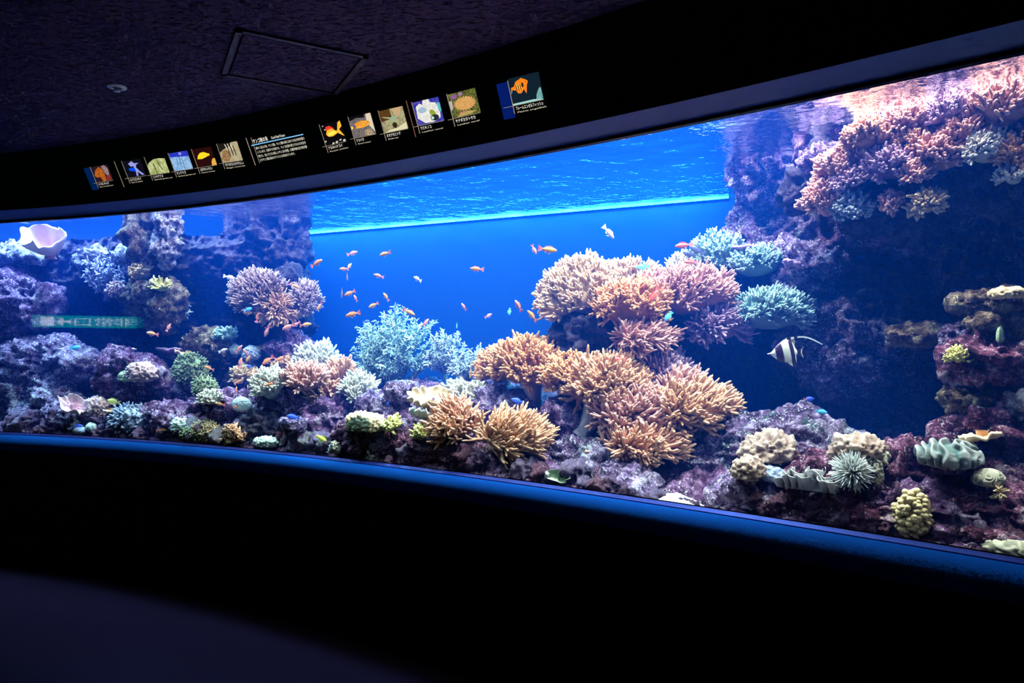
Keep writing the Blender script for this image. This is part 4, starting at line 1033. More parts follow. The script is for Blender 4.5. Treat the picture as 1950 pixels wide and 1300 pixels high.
plate(140, 775, 56, 46, .32, .07, 'p_pink', 'dull pink ear-shaped coral left of the cauliflower-like one', 4, .25, .5, (30, 30), 'ear_coral')
mound(250, 803, 90, 60, .24, .09, 'm_blue', 'blue-grey leathery mound with folded top at lower left', .22, 34, 240, 7, 2.0, 'leathery_mound', lumps=.25)
mound(176, 815, 24, 22, .14, .04, 'm_ice', 'small ice-white round coral at lower left', .12, 60)
mound(152, 820, 26, 16, .14, .04, 'm_blue', 'small grey round coral beside the ice-white one', .12, 60)
mound(198, 819, 22, 18, .13, .035, 'm_tan', 'small tan round coral beside the ice-white one', .12, 60)
plate(212, 782, 32, 14, .20, .04, 'p_orange', 'little red-brown saucer coral under the yellow butterflyfish', 4, .1, .3)
mound(345, 812, 40, 30, .20, .05, 'm_ice', 'pale mint knob coral left of the fuzzy tan coral', .3, 46, 60, 4, 1.6)
mound(362, 826, 36, 28, .15, .045, 'm_lime', 'lime green fuzzy coral touching the fuzzy tan one', .15, 60, 160, 4, 1.3)
mound(392, 824, 58, 38, .15, .055, 'm_tan', 'fuzzy tan round coral at the foot of the window', .18, 50, 420, 6, 1.5, 'fuzzy_coral')
leather(452, 832, 50, 36, .15, .05, 'l_tan', 'tan finger coral at the window foot right of the fuzzy one', 8, 22, 12, 2.4, (0, 0, .2))
leather(404, 762, 50, 30, .40, .06, 'l_ivory', 'pale branching coral beside the flat white coral', 8, 20, 10, 1.9, (0, 0, .3))
mound(460, 773, 46, 36, .34, .03, 'm_ice', 'flat white coral with a tiny orange fish before it', .08, 70, name='flat_coral')
mound(506, 843, 54, 24, .15, .05, 'm_ice', 'white frilly coral at the window foot left of the drum stone', .34, 56)
leather(642, 858, 26, 28, .12, .035, 'l_ivory', 'tiny ivory tuft at the window foot below the yellow fish', 5, 14, 9, 1.7, (0, 0, .3))
mound(448, 668, 26, 24, .72, .04, 'm_ice', 'small white knob coral behind three pink fish', .2, 60)
mound(478, 675, 38, 34, .76, .05, 'm_blue', 'pale blue globe coral behind the pink fish', .2, 50)
leather(430, 640, 44, 26, .78, .05, 'l_teal', 'small teal tuft on the reddish brown ledge', 6, 18, 9, 1.8, (0, 0, .3), sides=4)
# right foot
mound(1465, 858, 92, 62, .34, .09, 'm_brown', 'brown crusty coral on the mossy mound, left of the anemone', .32, 34, name='crusty_coral', lumps=.25)
mound(1425, 895, 60, 50, .26, .07, 'm_brown', 'brown crusty coral at the left foot of the mossy mound', .3, 38, name='crusty_coral', lumps=.25)
mound(1640, 855, 92, 56, .36, .09, 'm_brown', 'brown crusty coral crowning the mound right of the anemone', .3, 34, name='crusty_coral', lumps=.25)
mound(1590, 862, 40, 30, .40, .06, 'm_brown', 'small brown knob coral left of the crowning brown crust', .3, 40, name='crusty_coral')
mound(1652, 872, 66, 46, .33, .06, 'm_brain2', 'cream pitted coral just behind the white anemone', .34, 60, name='pitted_coral', ridge=True)
mound(1672, 905, 30, 60, .27, .04, 'm_brain2', 'cream pitted coral hanging right of the white anemone', .34, 60, name='pitted_coral', ridge=True)
anemone(1622, 897, 84, 80, .19, 'l_white', 'white spiny anemone on the maroon rock')
ruffle(1540, 908, 108, 44, .20, .05, 'p_ruffle', 'pearl-white ruffled coral with folded edges left of the anemone')
mound(1468, 905, 50, 34, .28, .05, 'm_blue', 'pale grey lumpy coral left of the ruffled one', .25, 44)
mound(1805, 868, 108, 62, .40, .10, 'm_brain', 'grey-green brain coral with thick folds', .34, 50, name='brain_coral', meander=190)
leather(1845, 866, 44, 40, .34, .05, 'l_yellow', 'yellow-tipped fan of short fingers on the brain coral', 7, 16, 9, 1.9, (.2, 0, .3))
mound(1882, 912, 60, 40, .25, .06, 'm_brain2', 'fine-grooved cream brain coral on the leaning boulder', .16, 60, name='brain_coral', meander=420)
mound(1935, 1048, 90, 36, .115, .035, 'm_brain2', 'cream grooved coral in the lower right corner', .16, 60, name='brain_coral', meander=420)
knobby(1738, 978, 76, 100, .155, .045, 'l_khaki', 'knobbly yellow-cream finger coral at the window', 110, 6.5)
plate(1870, 830, 70, 26, .40, .07, 'p_orange', 'thin orange shelf coral on the big dark maroon rock', 6, .25, .3, (0, -14))
leather(1905, 945, 20, 34, .22, .03, 'l_khaki', 'tiny tan tuft below the fine-grooved brain coral', 4, 12, 10, 1.8, (0, 0, -.4))
plate(1063, 907, 46, 26, .14, .03, 'p_green', 'green leaf-like plate standing at the window foot', 3, .15, .4, (62, 14))
leather(1825, 682, 52, 34, .42, .06, 'l_yellow', 'yellow branching tuft beside the maroon scarred rock', 8, 20, 12, 1.8, (-.2, 0, .3))
mound(1920, 560, 56, 28, .40, .05, 'm_tan', 'yellowish crust coral on the brown ledge at right', .3, 44)
mound(1905, 640, 26, 40, .36, .04, 'm_lime', 'small yellow-green knob coral among the right stones', .2, 50)
# upper right bank
UR = [
 (1740, 282, 100, 60, .52, .09, 'l_salmon', 'salmon finger coral filling the middle of the upper right bank', 10, 44, 18, 3.2, (.1, 0, .35)),
 (1655, 312, 84, 60, .52, .08, 'l_pink', 'pink finger coral between the slope and the middle of the bank', 9, 44, 18, 3.2, (0, 0, .35)),
 (1850, 262, 110, 60, .50, .09, 'l_pink', 'pink finger coral under the mauve one in the upper right bank', 10, 44, 20, 3.2, (.2, 0, .25)),
 (1575, 385, 76, 80, .52, .09, 'l_pink', 'pink finger coral at the lower left tip of the upper right bank', 10, 44, 18, 3.2, (-.2, 0, .35)),
 (1600, 330, 84, 70, .56, .10, 'l_pink', 'pink finger coral on the left slope of the upper right bank', 11, 46, 18, 3.2, (-.15, 0, .45)),
 (1655, 270, 96, 64, .60, .11, 'l_salmon', 'salmon finger coral on the upper left edge of the upper right bank', 11, 46, 18, 3.2, (-.1, 0, .5)),
 (1735, 245, 104, 60, .60, .11, 'l_pink', 'pale pink finger coral along the crest of the upper right bank', 12, 46, 18, 3.2, (0, 0, .5)),
 (1820, 225, 110, 66, .58, .11, 'l_mauve', 'mauve finger coral near the surface, middle of the upper right bank', 12, 46, 20, 3.2, (.1, 0, .5)),
 (1905, 215, 120, 76, .54, .11, 'l_pink', 'pink finger coral near the surface at the right edge', 12, 46, 22, 3.4, (.1, 0, .5)),
 (1700, 320, 110, 66, .46, .10, 'l_mauve', 'mauve finger coral in the middle of the upper right bank', 11, 46, 20, 3.2, (.2, 0, .2)),
 (1790, 300, 110, 80, .44, .10, 'l_pink', 'pink finger coral hanging over the dark hollow at upper right', 12, 46, 22, 3.3, (.3, 0, 0)),
 (1880, 290, 90, 60, .46, .09, 'l_ivory', 'ivory finger coral right of the hanging pink coral', 10, 40, 18, 3.2, (.2, 0, .1)),
 (1925, 300, 60, 80, .40, .07, 'l_orange', 'orange finger coral cut by the right edge of the window', 9, 36, 22, 3.4, (-.3, 0, 0)),
 (1625, 400, 66, 50, .48, .07, 'l_teal2', 'grey-teal finger coral under the pink tip of the upper right bank', 9, 36, 18, 3.0, (.2, 0, -.2)),
 (1745, 335, 60, 46, .40, .06, 'l_pink', 'curled pink coral lobe below the middle of the upper right bank', 8, 34, 14, 3.0, (.3, 0, .2)),
 (1700, 395, 44, 60, .44, .05, 'l_pink', 'narrow pink coral hanging below the curled lobe', 7, 28, 14, 3.0, (0, 0, -.2)),
 (1765, 392, 56, 50, .40, .05, 'l_khaki', 'yellow-tan finger coral, lowest of the upper right bank', 7, 26, 20, 3.2, (.4, 0, -.3)),
 (1620, 352, 60, 50, .46, .06, 'l_mauve', 'mauve finger coral tucked inside the left slope of the bank', 8, 36, 16, 3.0, (0, 0, .3)),
 (1930, 340, 60, 40, .48, .06, 'l_ivory', 'dim ivory tufts under the orange coral at the right edge', 7, 26, 14, 2.8, (0, 0, -.1)),
]
for u in UR:
    leather(*u[:8], lobes=u[8], per=u[9], flen=u[10], frad=u[11], flow=u[12])
leather(1532, 395, 30, 24, .62, .03, 'l_pink', 'thin pink branch tip poking out left of the upper right bank', 4, 10, 9, 2.4, (-.5, 0, .3), stalk=(1556, 420, 9))

# loose stones on the reef bed
rs = np.random.default_rng(77); vs_ = []
for k_ in range(6):
    v_, T_ = rock_verts(np.array([1.0, .8, .7]) * .13, 4, 900 + k_, .5, 1.3)
    for mn in ('rock_purple', 'rock_mauve', 'rock_maroon', 'rock_pale'):
        me_ = mesh_from('rubble_stone', v_ / .13, None, T_, True); me_.materials.append(M[mn]); vs_.append((mn, me_))
zi_ = lambda px, d: np.interp(px, PXC, [np.interp(d, DC, HC[i_]) for i_ in range(len(PXC))])
LM = [(60, 'dark mossy corner boulder'), (140, 'dull pink ear-shaped coral'), (182, 'pink cauliflower-like coral'), (250, 'blue-grey leathery mound'), (345, 'pale mint knob coral'), (392, 'fuzzy tan coral'), (452, 'tan window-foot finger coral'),
      (506, 'white frilly coral'), (562, 'low drum-shaped stone'), (615, 'lemon yellow fish'), (690, 'knobbly tan crust coral'), (750, 'left little yellow coral'), (806, 'right little yellow coral'), (872, 'curling salmon coral'), (972, 'front tan finger coral'),
      (1063, 'green leaf-like plate'), (1140, 'foot of the tan bank'), (1195, 'rounded mauve boulder'), (1290, 'sand patch'), (1425, 'lower left brown crusty coral'), (1468, 'pale grey lumpy coral'), (1540, 'ruffled pearl coral'), (1622, 'white spiny anemone'),
      (1738, 'knobbly yellow-cream coral'), (1805, 'grey-green brain coral'), (1882, 'fine-grooved brain coral'), (1935, 'cream corner coral')]
n_ = 0; seen = set(); tries = 0
while n_ < 110 and tries < 3000:
    tries += 1
    px = rs.uniform(0, 1950); d = rs.uniform(.10, .55); big = n_ < 60
    if 1225 < px < 1355 and d < .35: continue
    mn, me_ = vs_[rs.integers(len(vs_))]
    if mn == 'rock_pale' and rs.uniform() < .6: continue
    r_ = (rs.uniform(13, 30) if big else rs.uniform(7, 20)) * mpp(px, d); d = r_ * 1.5 + .09 if big else d; x_, y_ = gpx(px); Y_ = y_ + d
    if d < r_ * 1.45 + .05: continue
    z_ = Z_GB + .005 + zi_(px, d) + r_ * .45; py_ = HOR - (z_ + r_ * .4 - EYE) / Y_ * F
    hd_ = hit_d(px, py_)
    if hd_ is not None and hd_ < d - r_ * 1.2: continue          # wholly behind other rock
    lx_, ln_ = min(LM, key=lambda q_: abs(q_[0] - px)); kpx = r_ / mpp(px, d)
    lab = '%s %s stone %s, %s the %s' % ('large' if kpx > 19 else ('middling' if kpx > 12 else 'small'), mn[5:], 'at window foot' if d < .2 else 'on reef bed', 'left of' if px < lx_ - 8 else ('right of' if px > lx_ + 8 else 'below'), ln_)
    if lab in seen: continue
    seen.add(lab); o_ = bpy.data.objects.new('rubble_stone', me_); o_.location = ((px - 975) / F * Y_, Y_, z_); o_.scale = (r_, r_, r_); o_.rotation_euler = (rs.uniform(-.4, .4), rs.uniform(-.4, .4), rs.uniform(0, 6))
    link(o_); tag(o_, lab, 'stone', 'loose rubble stones on the reef bed'); n_ += 1
bpy.context.view_layer.update()
DG[0] = bpy.context.evaluated_depsgraph_get()
# ------------------------------------------------------------------ fish
FS = [
 # px, py, length, heading, distance, colour, label, (yaw)
 (437, 528, 19, -14, .80, 'fa_pale', 'pale pink anthias alone in the blue left of the brown bushy coral', 10),
 (603, 501, 22, 28, .60, 'fa_orange', 'orange anthias with a red back, leftmost over the open blue water', -15),
 (671, 482, 17, 18, .75, 'fa_pink', 'pinkish orange anthias high in the open water, second from the left', 10),
 (733, 483, 19, 195, .55, 'fa_yellow', 'yellow anthias with spread white fins high in the open water', 20),
 (655, 512, 15, 180, .80, 'fa_orange', 'orange anthias heading left, upper one of a close trio', 0),
 (665, 507, 12, 60, .85, 'fa_yellow', 'small yellow anthias pointing up, at the right of a close trio', 35),
 (661, 526, 14, 265, .85, 'fa_orange', 'orange anthias nose down, lowest of a close trio', 30),
 (721, 525, 17, 165, .70, 'fa_pink', 'pink anthias heading left, right of the close trio', 0),
 (795, 531, 15, 150, .80, 'fa_pale', 'small pale pink anthias heading left in the middle of the open water', 30),
 (908, 512, 22, 175, .60, 'fa_orange', 'orange anthias heading left, alone above the grey bushy corals', 10),
 (562, 544, 17, -25, .85, 'fa_yellow', 'yellow anthias in front of the brown bush at the pillar edge', 0),
 (651, 558, 14, 255, .70, 'fa_yellow', 'small yellow anthias nose down, left of an orange one', 40),
 (666, 558, 19, 205, .60, 'fa_orange', 'orange-yellow anthias heading left and down, below the close trio', 0),
 (677, 568, 13, 120, .75, 'fa_pink', 'small pink anthias with raised nose below the orange-yellow one', 20),
 (735, 565, 16, 125, .70, 'fa_yellow', 'slim yellow anthias slanting up to the left in mid water', 10),
 (711, 581, 18, 205, .60, 'fa_yellow', 'yellow-orange anthias heading left and down above the teal bush', 10),
 (672, 598, 24, 195, .45, 'fa_orange', 'bright orange-yellow anthias just left of the teal bush', 0),
 (779, 594, 21, -28, .55, 'fa_yellow', 'yellow anthias heading right and down above the teal bush', 0),
 (746, 614, 13, 265, .80, 'fa_red', 'tiny red fish nose down at the top of the teal bush', 30),
 (811, 614, 15, 55, .70, 'fa_pink', 'pink anthias nose up, right of the teal bush', 20),
 (883, 584, 14, 125, .70, 'fa_pink', 'small pink anthias slanting up left above the grey bushes', 20),
 (930, 601, 13, 30, .85, 'fa_pink', 'small pink anthias heading right above the grey bushes', 20),
 (987, 582, 21, 120, .50, 'fa_pink', 'pink-orange anthias slanting up left, left of the cream coral', 10),
 (1013, 601, 22, 130, .45, 'fa_yellow', 'yellow anthias slanting up left, nearest to the cream coral', 10),
 (1017, 475, 17, -65, .55, 'fa_pink', 'slim pink anthias nose down beside a bigger golden one', 10),
 (1043, 475, 30, -8, .40, 'fa_yellow', 'golden anthias with long trailing fins above the cream coral', 0),
 (1159, 442, 26, -48, .50, 'fa_pale', 'pale anthias diving right, highest in the open water', 10),
 (608, 584, 15, 235, .70, 'fa_yellow', 'yellow anthias nose down at the right edge of the pillar', 10),
 (472, 595, 15, -8, .70, 'fa_yellow', 'yellow anthias under the left of the brown bush', 0),
 (491, 604, 17, 75, .70, 'fa_orange', 'orange anthias nose up under the brown bush', 10),
 (508, 631, 19, 245, .60, 'fa_pink', 'pink anthias nose down, left of the pink group under the pillar', 10),
 (514, 622, 16, 20, .75, 'fa_orange', 'orange anthias heading right above the nose-down pink one', 10),
 (549, 622, 22, 205, .55, 'fa_pink', 'long pink anthias heading left in the group under the pillar', 0),
 (564, 617, 15, 215, .70, 'fa_pink', 'short rosy anthias right of the long pink one', 0),
 (582, 618, 19, 8, .60, 'fa_yellow', 'yellow anthias heading right, rightmost of the group under the pillar', 0),
 (510, 686, 22, 215, .50, 'fa_orange', 'golden orange anthias heading left over the purple slope', 0),
 (533, 684, 20, 205, .55, 'fa_orange', 'orange anthias right of the golden one over the purple slope', 10),
 (473, 682, 16, 235, .60, 'fa_yellow', 'pale yellow anthias slanting down beside the blue globe coral', 10),
 (458, 690, 16, 80, .50, 'fa_pink', 'pink anthias nose up left of the pale yellow slanting one', 10),
 (455, 664, 15, 50, .60, 'fa_pink', 'salmon anthias nose up before the small white knob coral', 10),
 (467, 670, 13, 130, .60, 'fa_pink', 'salmon anthias slanting left before the blue globe coral', 10),
 (425, 667, 15, 20, .65, 'fa_pale', 'pale rosy anthias left of the small white knob coral', 0),
 (454, 727, 14, 30, .50, 'fa_orange', 'small orange anthias under the little cream branching coral', 10),
 (450, 744, 14, 95, .42, 'fa_orange', 'orange anthias nose up above the flat white coral', 20),
 (472, 740, 13, 100, .45, 'fa_pink', 'small pink fish nose up right of the orange nose-up one', 20),
 (514, 731, 15, 200, .50, 'fa_orange', 'orange anthias crossing in front of the ivory finger coral', 0),
 (418, 769, 17, 170, .30, 'fa_yellow', 'yellow-red anthias at the left of the flat white coral', 0),
 (449, 775, 11, 210, .28, 'fa_orange', 'tiny orange fish in front of the flat white coral', 10),
 (290, 635, 20, 170, .45, 'fa_yellow', 'yellow-pink anthias heading left near the brown column foot', 0),
 (321, 623, 13, 70, .55, 'fa_pink', 'small pink anthias nose up beside the grey feathery coral', 20),
 (398, 701, 17, 160, .45, 'fa_orange', 'orange anthias right of the green dome coral', 0),
 (255, 664, 8, 170, .40, 'fa_pale', 'tiny pale fish above the maroon mound at left', 0),
 (308, 819, 18, 5, .12, 'fa_orange', 'orange-tan little fish at the window foot left of the lime coral', 0),
 (896, 709, 20, 265, .62, 'fa_yellow', 'golden fish nose down in front of the grey bushy coral', 20),
 (1302, 467, 28, 188, .65, 'fa_red', 'red fish heading left above the upright ivory coral', 0),
 (1315, 499, 22, 180, .70, 'fa_red', 'red fish heading left in front of the upright ivory coral', 0),
 (1246, 562, 30, 238, .42, 'fa_red', 'bright red fish nose down in front of the pink central coral', 0),
 (1180, 684, 22, 178, .55, 'fa_red', 'dull red fish in the shade below the central overhang', 0),
]
for f_ in FS:
    fish(*f_[:7], yaw=f_[7], group='anthias and red fish over the reef', finmat='fa_pink' if f_[5] in ('fa_yellow', 'fa_orange') else None)
DF = [
 (558, 794, 21, 170, .22, 'fd_blue', 'bright blue damselfish above the low drum-shaped stone'),
 (708, 802, 14, 175, .20, 'fd_blue', 'bright blue damselfish before the knobbly tan crust coral'),
 (475, 697, 10, 180, .55, 'fd_blue', 'tiny blue damselfish under the blue globe coral'),
 (473, 589, 14, 20, .85, 'fd_cyan', 'cyan damselfish under the left of the brown bush'),
 (697, 612, 11, 10, .85, 'fd_blue', 'tiny blue damselfish left of the teal bush top'),
 (143, 662, 18, 5, .40, 'fd_cyan', 'light blue damselfish over the purple shelf at left'),
 (148, 812, 16, 10, .14, 'fd_blue', 'blue damselfish above the small round corals at lower left'),
 (1273, 602, 19, 230, .60, 'fd_cyan', 'sky blue damselfish nose down under the pink central coral'),
 (1224, 508, 22, 185, .80, 'fd_cyan', 'turquoise fish just above the crest of the central overhang'),
 (970, 593, 12, 260, .80, 'fd_cyan', 'tiny turquoise fish nose down left of the cream coral'),
 (870, 619, 11, 265, .90, 'fd_cyan', 'tiny turquoise fish above the grey bushy corals'),
 (961, 729, 11, 190, .62, 'fd_blue', 'small deep blue damselfish before the tucked orange coral'),
 (985, 763, 20, 165, .45, 'fd_blue', 'blue damselfish beside the thick pale coral stalk'),
 (739, 767, 9, 260, .34, 'fd_blue', 'tiny blue damselfish before the smooth purple dome'),
 (1540, 760, 18, 5, .55, 'fd_orange_tail', 'dark blue damselfish with an orange tail in the dark hollow'),
 (1564, 784, 20, -10, .50, 'fd_cyan', 'small silvery blue fish just above the mossy mound'),
 (1326, 476, 26, 150, .90, 'f_dark', 'dark fish in the shade right of the red fish'),
 (1312, 484, 22, 160, .95, 'f_dark', 'second dark fish behind the two red ones'),
 (615, 837, 26, 148, .13, 'f_lemon', 'lemon yellow fish at the window foot under the drum stone'),
 (216, 765, 24, 172, .25, 'f_butter', 'yellow butterflyfish above the cauliflower-like coral'),
]
for f_ in DF:
    fish(*f_[:7], name='damselfish' if 'damsel' in f_[6] else ('butterflyfish' if 'butterfly' in f_[6] else 'reef_fish'), shape='a' if 'lemon' in f_[6] else 'd')

# the striped fish with the long trailing back fin, measured in its own outline (x 0..1 to the right, z up)
def striped_fish():
    px, py, d = 1512, 669, .42
    k = mpp(px, d); c = at(px, py, d); U = 13.0     # outline units: source crop pixels, 13 per picture pixel
    root = empty('striped_fish', c, 'black and white striped fish with a long trailing back fin', 'fish')
    def o(x, y): return ((x - 806) / U * k, -(y - 637) / U * k)
    # body outline top and bottom by x (crop pixels)
    xs_ = [178, 210, 262, 310, 350, 400, 460, 520, 600, 680, 760, 820, 860, 885]
    tp_ = [688, 678, 664, 600, 540, 480, 425, 385, 350, 340, 400, 520, 590, 615]
    bt_ = [712, 708, 728, 765, 800, 845, 880, 895, 905, 910, 890, 830, 730, 690]
    wd = [6, 12, 26, 40, 52, 64, 74, 80, 80, 72, 56, 36, 22, 16]
    n = 40; X = np.linspace(178, 885, n); tpv = np.interp(X, xs_, tp_); btv = np.interp(X, xs_, bt_); wv = np.interp(X, xs_, wd) / U * k
    prof = []
    for x, a, b, w_ in zip(X, tpv, btv, wv):
        (xx, z1), (_, z0) = o(x, a), o(x, b); prof.append((xx, (z0 + z1) / 2, max(0.001, (z1 - z0) / 2), w_))
    V, Q, T = loft_body(prof, 28)
    def stripes():
        m, t, out = nt('striped_skin'); cc = t.nodes.new('ShaderNodeTexCoord'); sp = N(t, 'ShaderNodeSeparateXYZ'); t.links.new(cc.outputs['Object'], sp.inputs[0])
        # slanting bars: shift x by height
        sh = N(t, 'ShaderNodeMath', operation='MULTIPLY_ADD'); sh.inputs[1].default_value = 0.22; t.links.new(sp.outputs['Z'], sh.inputs[0]); t.links.new(sp.outputs['X'], sh.inputs[2])
        w0 = (178 - 806) / U * k; w1 = (1100 - 806) / U * k
        mr = N(t, 'ShaderNodeMapRange'); mr.inputs[1].default_value = w0; mr.inputs[2].default_value = w1; t.links.new(sh.outputs[0], mr.inputs[0])
        def q(x): return (x - 178) / (1100 - 178.0)
        W_, B_, Y_ = (0.88, 0.88, 0.80), (0.035, 0.015, 0.05), (0.90, 0.86, 0.55)
        c_ = ramp(t, mr.outputs[0], [(0, W_), (q(225), (0.75, 0.4, 0.1)), (q(262), W_), (q(345), W_), (q(352), B_), (q(520), B_), (q(530), W_), (q(620), Y_), (q(695), W_), (q(705), B_), (q(800), B_), (q(808), W_), (q(870), Y_), (q(886), B_), (q(960), B_), (q(968), W_)], 'LINEAR')
        princ(t, out, c_, 0.35, 0.5); return m
    M['striped'] = stripes(); M['white_fin'] = plain('white_fin', (0.88, 0.88, 0.82), 0.4, 0.4, 0.05); M['black_fin'] = plain('black_fin', (0.03, 0.015, 0.045), 0.4, 0.4, 0.1)
    obj('body', mesh_from('body', V, Q, T, True), M['striped'], root)
    def fin2(name, pts, mat, th=0.5, parent=root):
        V, Q, T = fin([o(*p) for p in pts], th * k); return obj(name, mesh_from(name, V, Q, T, False), M[mat], parent)
    def path(pts, n=30):
        p = np.array(pts, float); t_ = np.linspace(0, len(p) - 1, n); return np.stack([np.interp(t_, np.arange(len(p)), p[:, 0]), np.interp(t_, np.arange(len(p)), p[:, 1])], -1)
    fin2('dorsal_fin', [(500, 400), (560, 345), (640, 300), (720, 285), (830, 270), (960, 258), (1060, 262), (1160, 285), (1280, 335), (1390, 395), (1490, 462), (1470, 468), (1370, 418), (1260, 362), (1140, 315), (1040, 294), (940, 296), (840, 310), (760, 335), (735, 380), (770, 470), (830, 560), (850, 600), (800, 600), (640, 500)], 'striped')
    fin2('anal_fin', [(560, 885), (640, 905), (720, 970), (840, 1030), (870, 1015), (862, 900), (860, 720), (800, 700), (700, 800)], 'striped')
    tl = fin2('tail_fin', [(870, 600), (940, 580), (1040, 520), (990, 600), (975, 660), (1000, 730), (1035, 800), (970, 745), (930, 700), (880, 660)], 'black_fin')
    fin2('tail_edge', [(1040, 518), (1000, 575), (985, 650), (1005, 725), (1037, 802), (995, 740), (968, 660), (975, 590)], 'white_fin', .7, tl)
    for s_ in (-1, 1):
        f1 = fin2('pelvic_fin', [(540, 888), (570, 890), (670, 1020), (630, 1000)], 'black_fin', .6); f1.location.y = s_ * 2.0 * k
        e1 = obj('eye', mesh_from('eye', ico(2)[0] * np.array([1.3, .6, 1.3]) * k, None, ico(2)[1], True), M['eye'], root)
        ex, ez = o(372, 620); e1.location = (ex, s_ * 4.2 * k, ez)
        p1 = fin2('pectoral_fin', [(400, 720), (430, 710), (470, 800), (440, 860), (400, 800)], 'black_fin', .4); p1.location.y = s_ * 5.8 * k
    root.rotation_euler = (0, 0, math.radians(-6))
striped_fish()
# ------------------------------------------------------------------ backlit species panels on the fascia
FA0, FA1 = (0.106, zt + 0.0705), (0.27, 1.30)
def fascia(px, py):
    lo, hi = -0.5, 1.6
    def f(v):
        o = FA0[0] + (FA1[0] - FA0[0]) * v; z = FA0[1] + (FA1[1] - FA0[1]) * v
        Y = z * F / (HOR - py); X = (px - 975) / F * Y
        m = gS(X); dist = (gY(X) - Y) / math.hypot(1, m)
        return dist - o, (X, Y, EYE + z), v
    a = f(lo)[0]
    for _ in range(60):
        mid = (lo + hi) / 2; g = f(mid)[0]
        if (g > 0) == (a > 0): lo = mid
        else: hi = mid
    return np.array(f(lo)[1])
def text_mesh(body, size):
    cu = bpy.data.curves.new('lettering', 'FONT'); cu.body = body; cu.size = size; cu.resolution_u = 2
    o = bpy.data.objects.new('lettering_tmp', cu); COL.objects.link(o)
    dg = bpy.context.evaluated_depsgraph_get(); dg.update()
    me = bpy.data.meshes.new_from_object(o.evaluated_get(dg)); COL.objects.unlink(o); bpy.data.objects.remove(o)
    me.name = 'lettering'; return me
EM = {}
def em(col, s_=1.0, col2=None, scale=60):
    key = (col, s_, col2, scale)
    if key not in EM: EM[key] = emis('backlit_print', col, s_, col2, scale)
    return EM[key]
WHITE = (0.85, 0.82, 0.72); RULE = (0.30, 0.24, 0.18)
class Panel:
    def __init__(s, BL, BR, TL, label, name='picture_panel', cat='sign', group='backlit panels above the tank'):
        a, b, c = fascia(*BL), fascia(*BR), fascia(*TL)
        s.o = a; s.T = unit(b - a); up = c - a; s.U = unit(up - s.T * np.dot(up, s.T)); s.N = np.cross(s.T, s.U)
        if s.N[1] > 0: s.N = -s.N
        s.w = np.linalg.norm(b - a); s.h = np.linalg.norm(up)
        s.lay = 2
        s.root = empty(name, Vector(a), label, cat, group)
    def pt(s, u, v, lay): return s.T * (u * s.w) + s.U * (v * s.h) + s.N * (0.0012 + lay * 0.0004)
    def poly(s, name, pts, col, st=1.0, col2=None, scale=60, parent=None):
        """flat backlit print with its own thin sheet"""
        s.lay += 1; n = len(pts)
        import bmesh
        bm = bmesh.new(); vs = [bm.verts.new(s.pt(u, v, s.lay)) for u, v in pts]; f = bm.faces.new(vs); f.normal_update()
        if f.normal.dot(Vector(s.N)) < 0: f.normal_flip()
        bmesh.ops.triangulate(bm, faces=[f]); me = bpy.data.meshes.new(name); bm.to_mesh(me); bm.free()
        return obj(name, me, em(col, st, col2, scale), parent or s.root)
    def rect(s, name, u0, v0, u1, v1, col, st=1.0, col2=None, scale=60): return s.poly(name, [(u0, v0), (u1, v0), (u1, v1), (u0, v1)], col, st, col2, scale)
    def ell(s, name, cu, cv, ru, rv, col, st=1.0, rot=0, n=18, col2=None, scale=60):
        r = math.radians(rot); P = []
        for k in range(n):
            t = 2 * math.pi * k / n; x, y = ru * math.cos(t), rv * math.sin(t); P.append((cu + x * math.cos(r) - y * math.sin(r), cv + x * math.sin(r) + y * math.cos(r)))
        return s.poly(name, P, col, st, col2, scale)
    def text(s, body, u, v, size, col=WHITE, width=None, st=1.0):
        s.lay += 1; me = text_mesh(body, size * s.h); vs = np.array([v_.co[:] for v_ in me.vertices]); sx = 1.0
        if width and len(vs): sx = width * s.w / max(1e-6, vs[:, 0].max())
        o = obj('lettering', me, em(col, st), s.root); p = s.pt(u, v, s.lay)
        o.matrix_local = Matrix((Vector(s.T) * sx, Vector(s.U), Vector(s.N))).transposed().to_4x4(); o.location = p; return o
    def rules(s, ext=0.35, below=0.34):
        s.rect('rule_line', -ext * 0.55, -0.02, 1.0, -0.005, RULE, 1.2); s.rect('rule_line', -0.012, -below, 0.012, 1.04, RULE, 1.0)
    def back(s, u0=-0.3, v0=-0.5, u1=1.25, v1=1.15):
        b = MB(); c = (s.pt((u0 + u1) / 2, (v0 + v1) / 2, 0)); R = np.stack([s.T, s.U, s.N], 1)
        b.box(c - s.N * 0.0006, ((u1 - u0) / 2 * s.w, (v1 - v0) / 2 * s.h, 0.0006), R); b.build('film', M['film'], s.root, False)
    def names(s, jp, en, wj=0.8, we=0.8):
        s.text(jp, 0.07, -0.20, 0.17, WHITE, wj, 1.1); s.text(en, 0.10, -0.33, 0.085, (0.7, 0.62, 0.45), we, 1.0)
M['film'] = plain('black_film', (0.004, 0.004, 0.006), 0.5, 0.2)
OR = (0.72, 0.20, 0.02)
p = Panel((184.7, 347.5), (216.5, 342.4), (174.2, 318.2), 'lit panel with an orange and white creature, leftmost of the row'); p.back(-.5)
p.rect('tint', -.42, -.45, -.01, 1.0, (0.0, 0.015, 0.09), .8); p.rect('picture', 0, 0, 1, 1, (0.02, 0.008, 0.015), 1)
p.poly('motif', [(.05, .45), (.2, .75), (.45, .95), (.6, .8), (.66, .4), (.62, .02), (.42, .0), (.35, .3), (.15, .3)], OR, .7, (0.35, 0.06, 0.01), 90)
